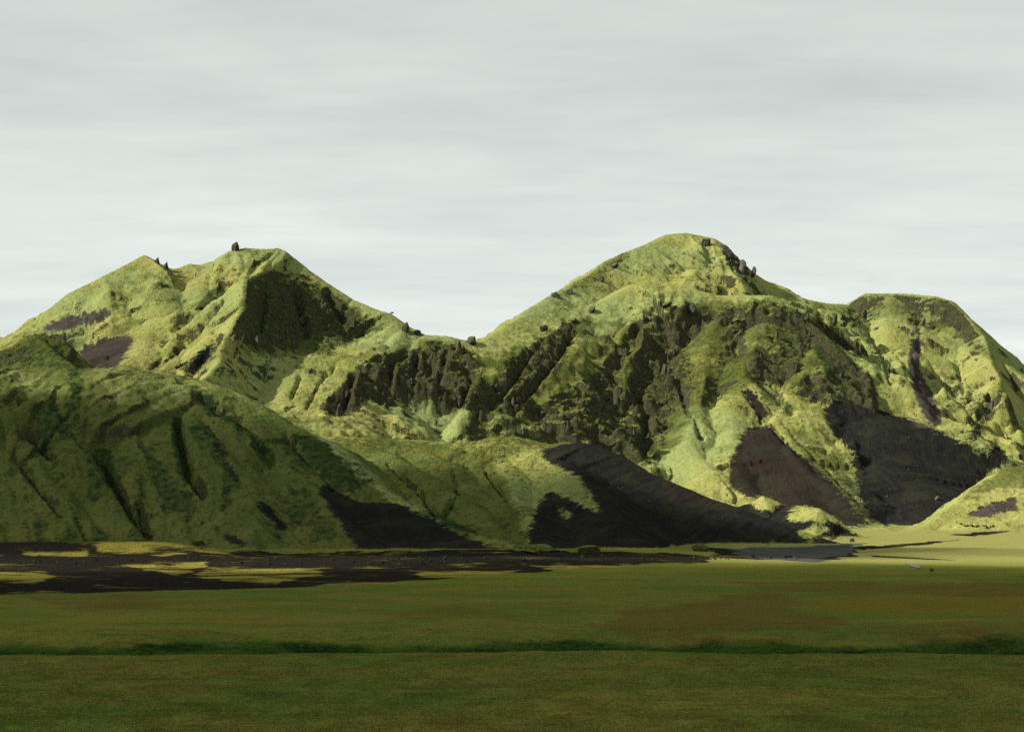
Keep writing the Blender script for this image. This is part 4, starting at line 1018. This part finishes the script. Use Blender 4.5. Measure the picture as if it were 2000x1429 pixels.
a_.data.foreach_set('vector', np.stack([rr.normal(0, .30, nt), rr.normal(0.12, .30, nt), rr.uniform(0, 6.28, nt)], 1).astype(f32).reshape(-1))
gro = bpy.data.objects.new('grass', me); COL.objects.link(gro); gro['kind'] = 'stuff'
ng = bpy.data.node_groups.new('grass_blades', 'GeometryNodeTree')
ng.interface.new_socket('Geometry', in_out='INPUT', socket_type='NodeSocketGeometry'); ng.interface.new_socket('Geometry', in_out='OUTPUT', socket_type='NodeSocketGeometry')
gi = ng.nodes.new('NodeGroupInput'); go = ng.nodes.new('NodeGroupOutput')
iop = ng.nodes.new('GeometryNodeInstanceOnPoints')
join = ng.nodes.new('GeometryNodeJoinGeometry')
for (dx, dy, hh, tx, ty) in ((0, 0, .50, .1, 0), (.16, .05, .38, -.15, .35), (-.13, -.06, .42, .1, -.4)):
    cone = ng.nodes.new('GeometryNodeMeshCone'); cone.inputs['Vertices'].default_value = 3; cone.inputs['Radius Top'].default_value = 0
    cone.fill_type = 'NONE'
    cone.inputs['Radius Bottom'].default_value = .085; cone.inputs['Depth'].default_value = hh
    tr = ng.nodes.new('GeometryNodeTransform'); tr.inputs['Translation'].default_value = (dx, dy, 0); tr.inputs['Rotation'].default_value = (tx, ty, 0)
    ng.links.new(cone.outputs['Mesh'], tr.inputs['Geometry']); ng.links.new(tr.outputs[0], join.inputs[0])
sm = ng.nodes.new('GeometryNodeSetMaterial'); sm.inputs['Material'].default_value = gm
ng.links.new(join.outputs[0], sm.inputs['Geometry'])
def named(nm, typ):
    n = ng.nodes.new('GeometryNodeInputNamedAttribute'); n.data_type = typ; n.inputs['Name'].default_value = nm; return n.outputs['Attribute']
ng.links.new(gi.outputs[0], iop.inputs['Points']); ng.links.new(sm.outputs[0], iop.inputs['Instance'])
ng.links.new(named('size', 'FLOAT'), iop.inputs['Scale'])
eu = ng.nodes.new('FunctionNodeEulerToRotation'); ng.links.new(named('turn', 'FLOAT_VECTOR'), eu.inputs[0]); ng.links.new(eu.outputs[0], iop.inputs['Rotation'])
ng.links.new(iop.outputs[0], go.inputs[0])
md = gro.modifiers.new('blades', 'NODES'); md.node_group = ng

# ----------------------------------------------------------------------------------------------
# clouds overhead: the sun comes through gaps between them and leaves the near land in their shade
# ----------------------------------------------------------------------------------------------
cm, cn, cl = mat('cloud_vapour')
vs = N(cn, 'ShaderNodeVolumeScatter', inp={'Color': (1, 1, 1, 1), 'Density': .0075, 'Anisotropy': .5})
co_ = N(cn, 'ShaderNodeOutputMaterial'); cl.new(vs.outputs[0], co_.inputs['Volume'])
def cloud(tx, ty, rx, ry, alt, thick, rot=0.0, seed=0):
    """a flat-based cloud whose shade falls round (tx, ty)"""
    k = alt / math.tan(SUN_EL)
    cx, cy = tx - k * math.cos(SUN_AZ), ty + k * math.sin(SUN_AZ)
    bm = bmesh.new(); bmesh.ops.create_icosphere(bm, subdivisions=5, radius=1)
    co = np.array([v.co for v in bm.verts])
    nn = fbm(co[:, 0] * 2.2 + seed * 7, co[:, 1] * 2.2 + co[:, 2] * 1.3, 4, 200 + seed)
    r = 1 + .42 * nn
    p = co * r[:, None]
    z = np.where(p[:, 2] > 0, p[:, 2], p[:, 2] * .35)
    x = p[:, 0] * rx; y = p[:, 1] * ry
    c_, s_ = math.cos(rot), math.sin(rot)
    for v, a, b, c in zip(bm.verts, x * c_ - y * s_, x * s_ + y * c_, z * thick):
        v.co = (a, b, c)
    me = bpy.data.meshes.new('cloud'); bm.to_mesh(me); bm.free()
    me.materials.append(cm)
    o = bpy.data.objects.new('cloud', me); COL.objects.link(o); o.location = (cx, cy, alt)
    o['kind'] = 'stuff'
    return o
cloud(0, 430, 560, 330, 640, 190, 0, 1)
cloud(-190, 985, 430, 175, 640, 150, 0, 2)
cloud(190, 985, 200, 100, 640, 40, 0, 3)
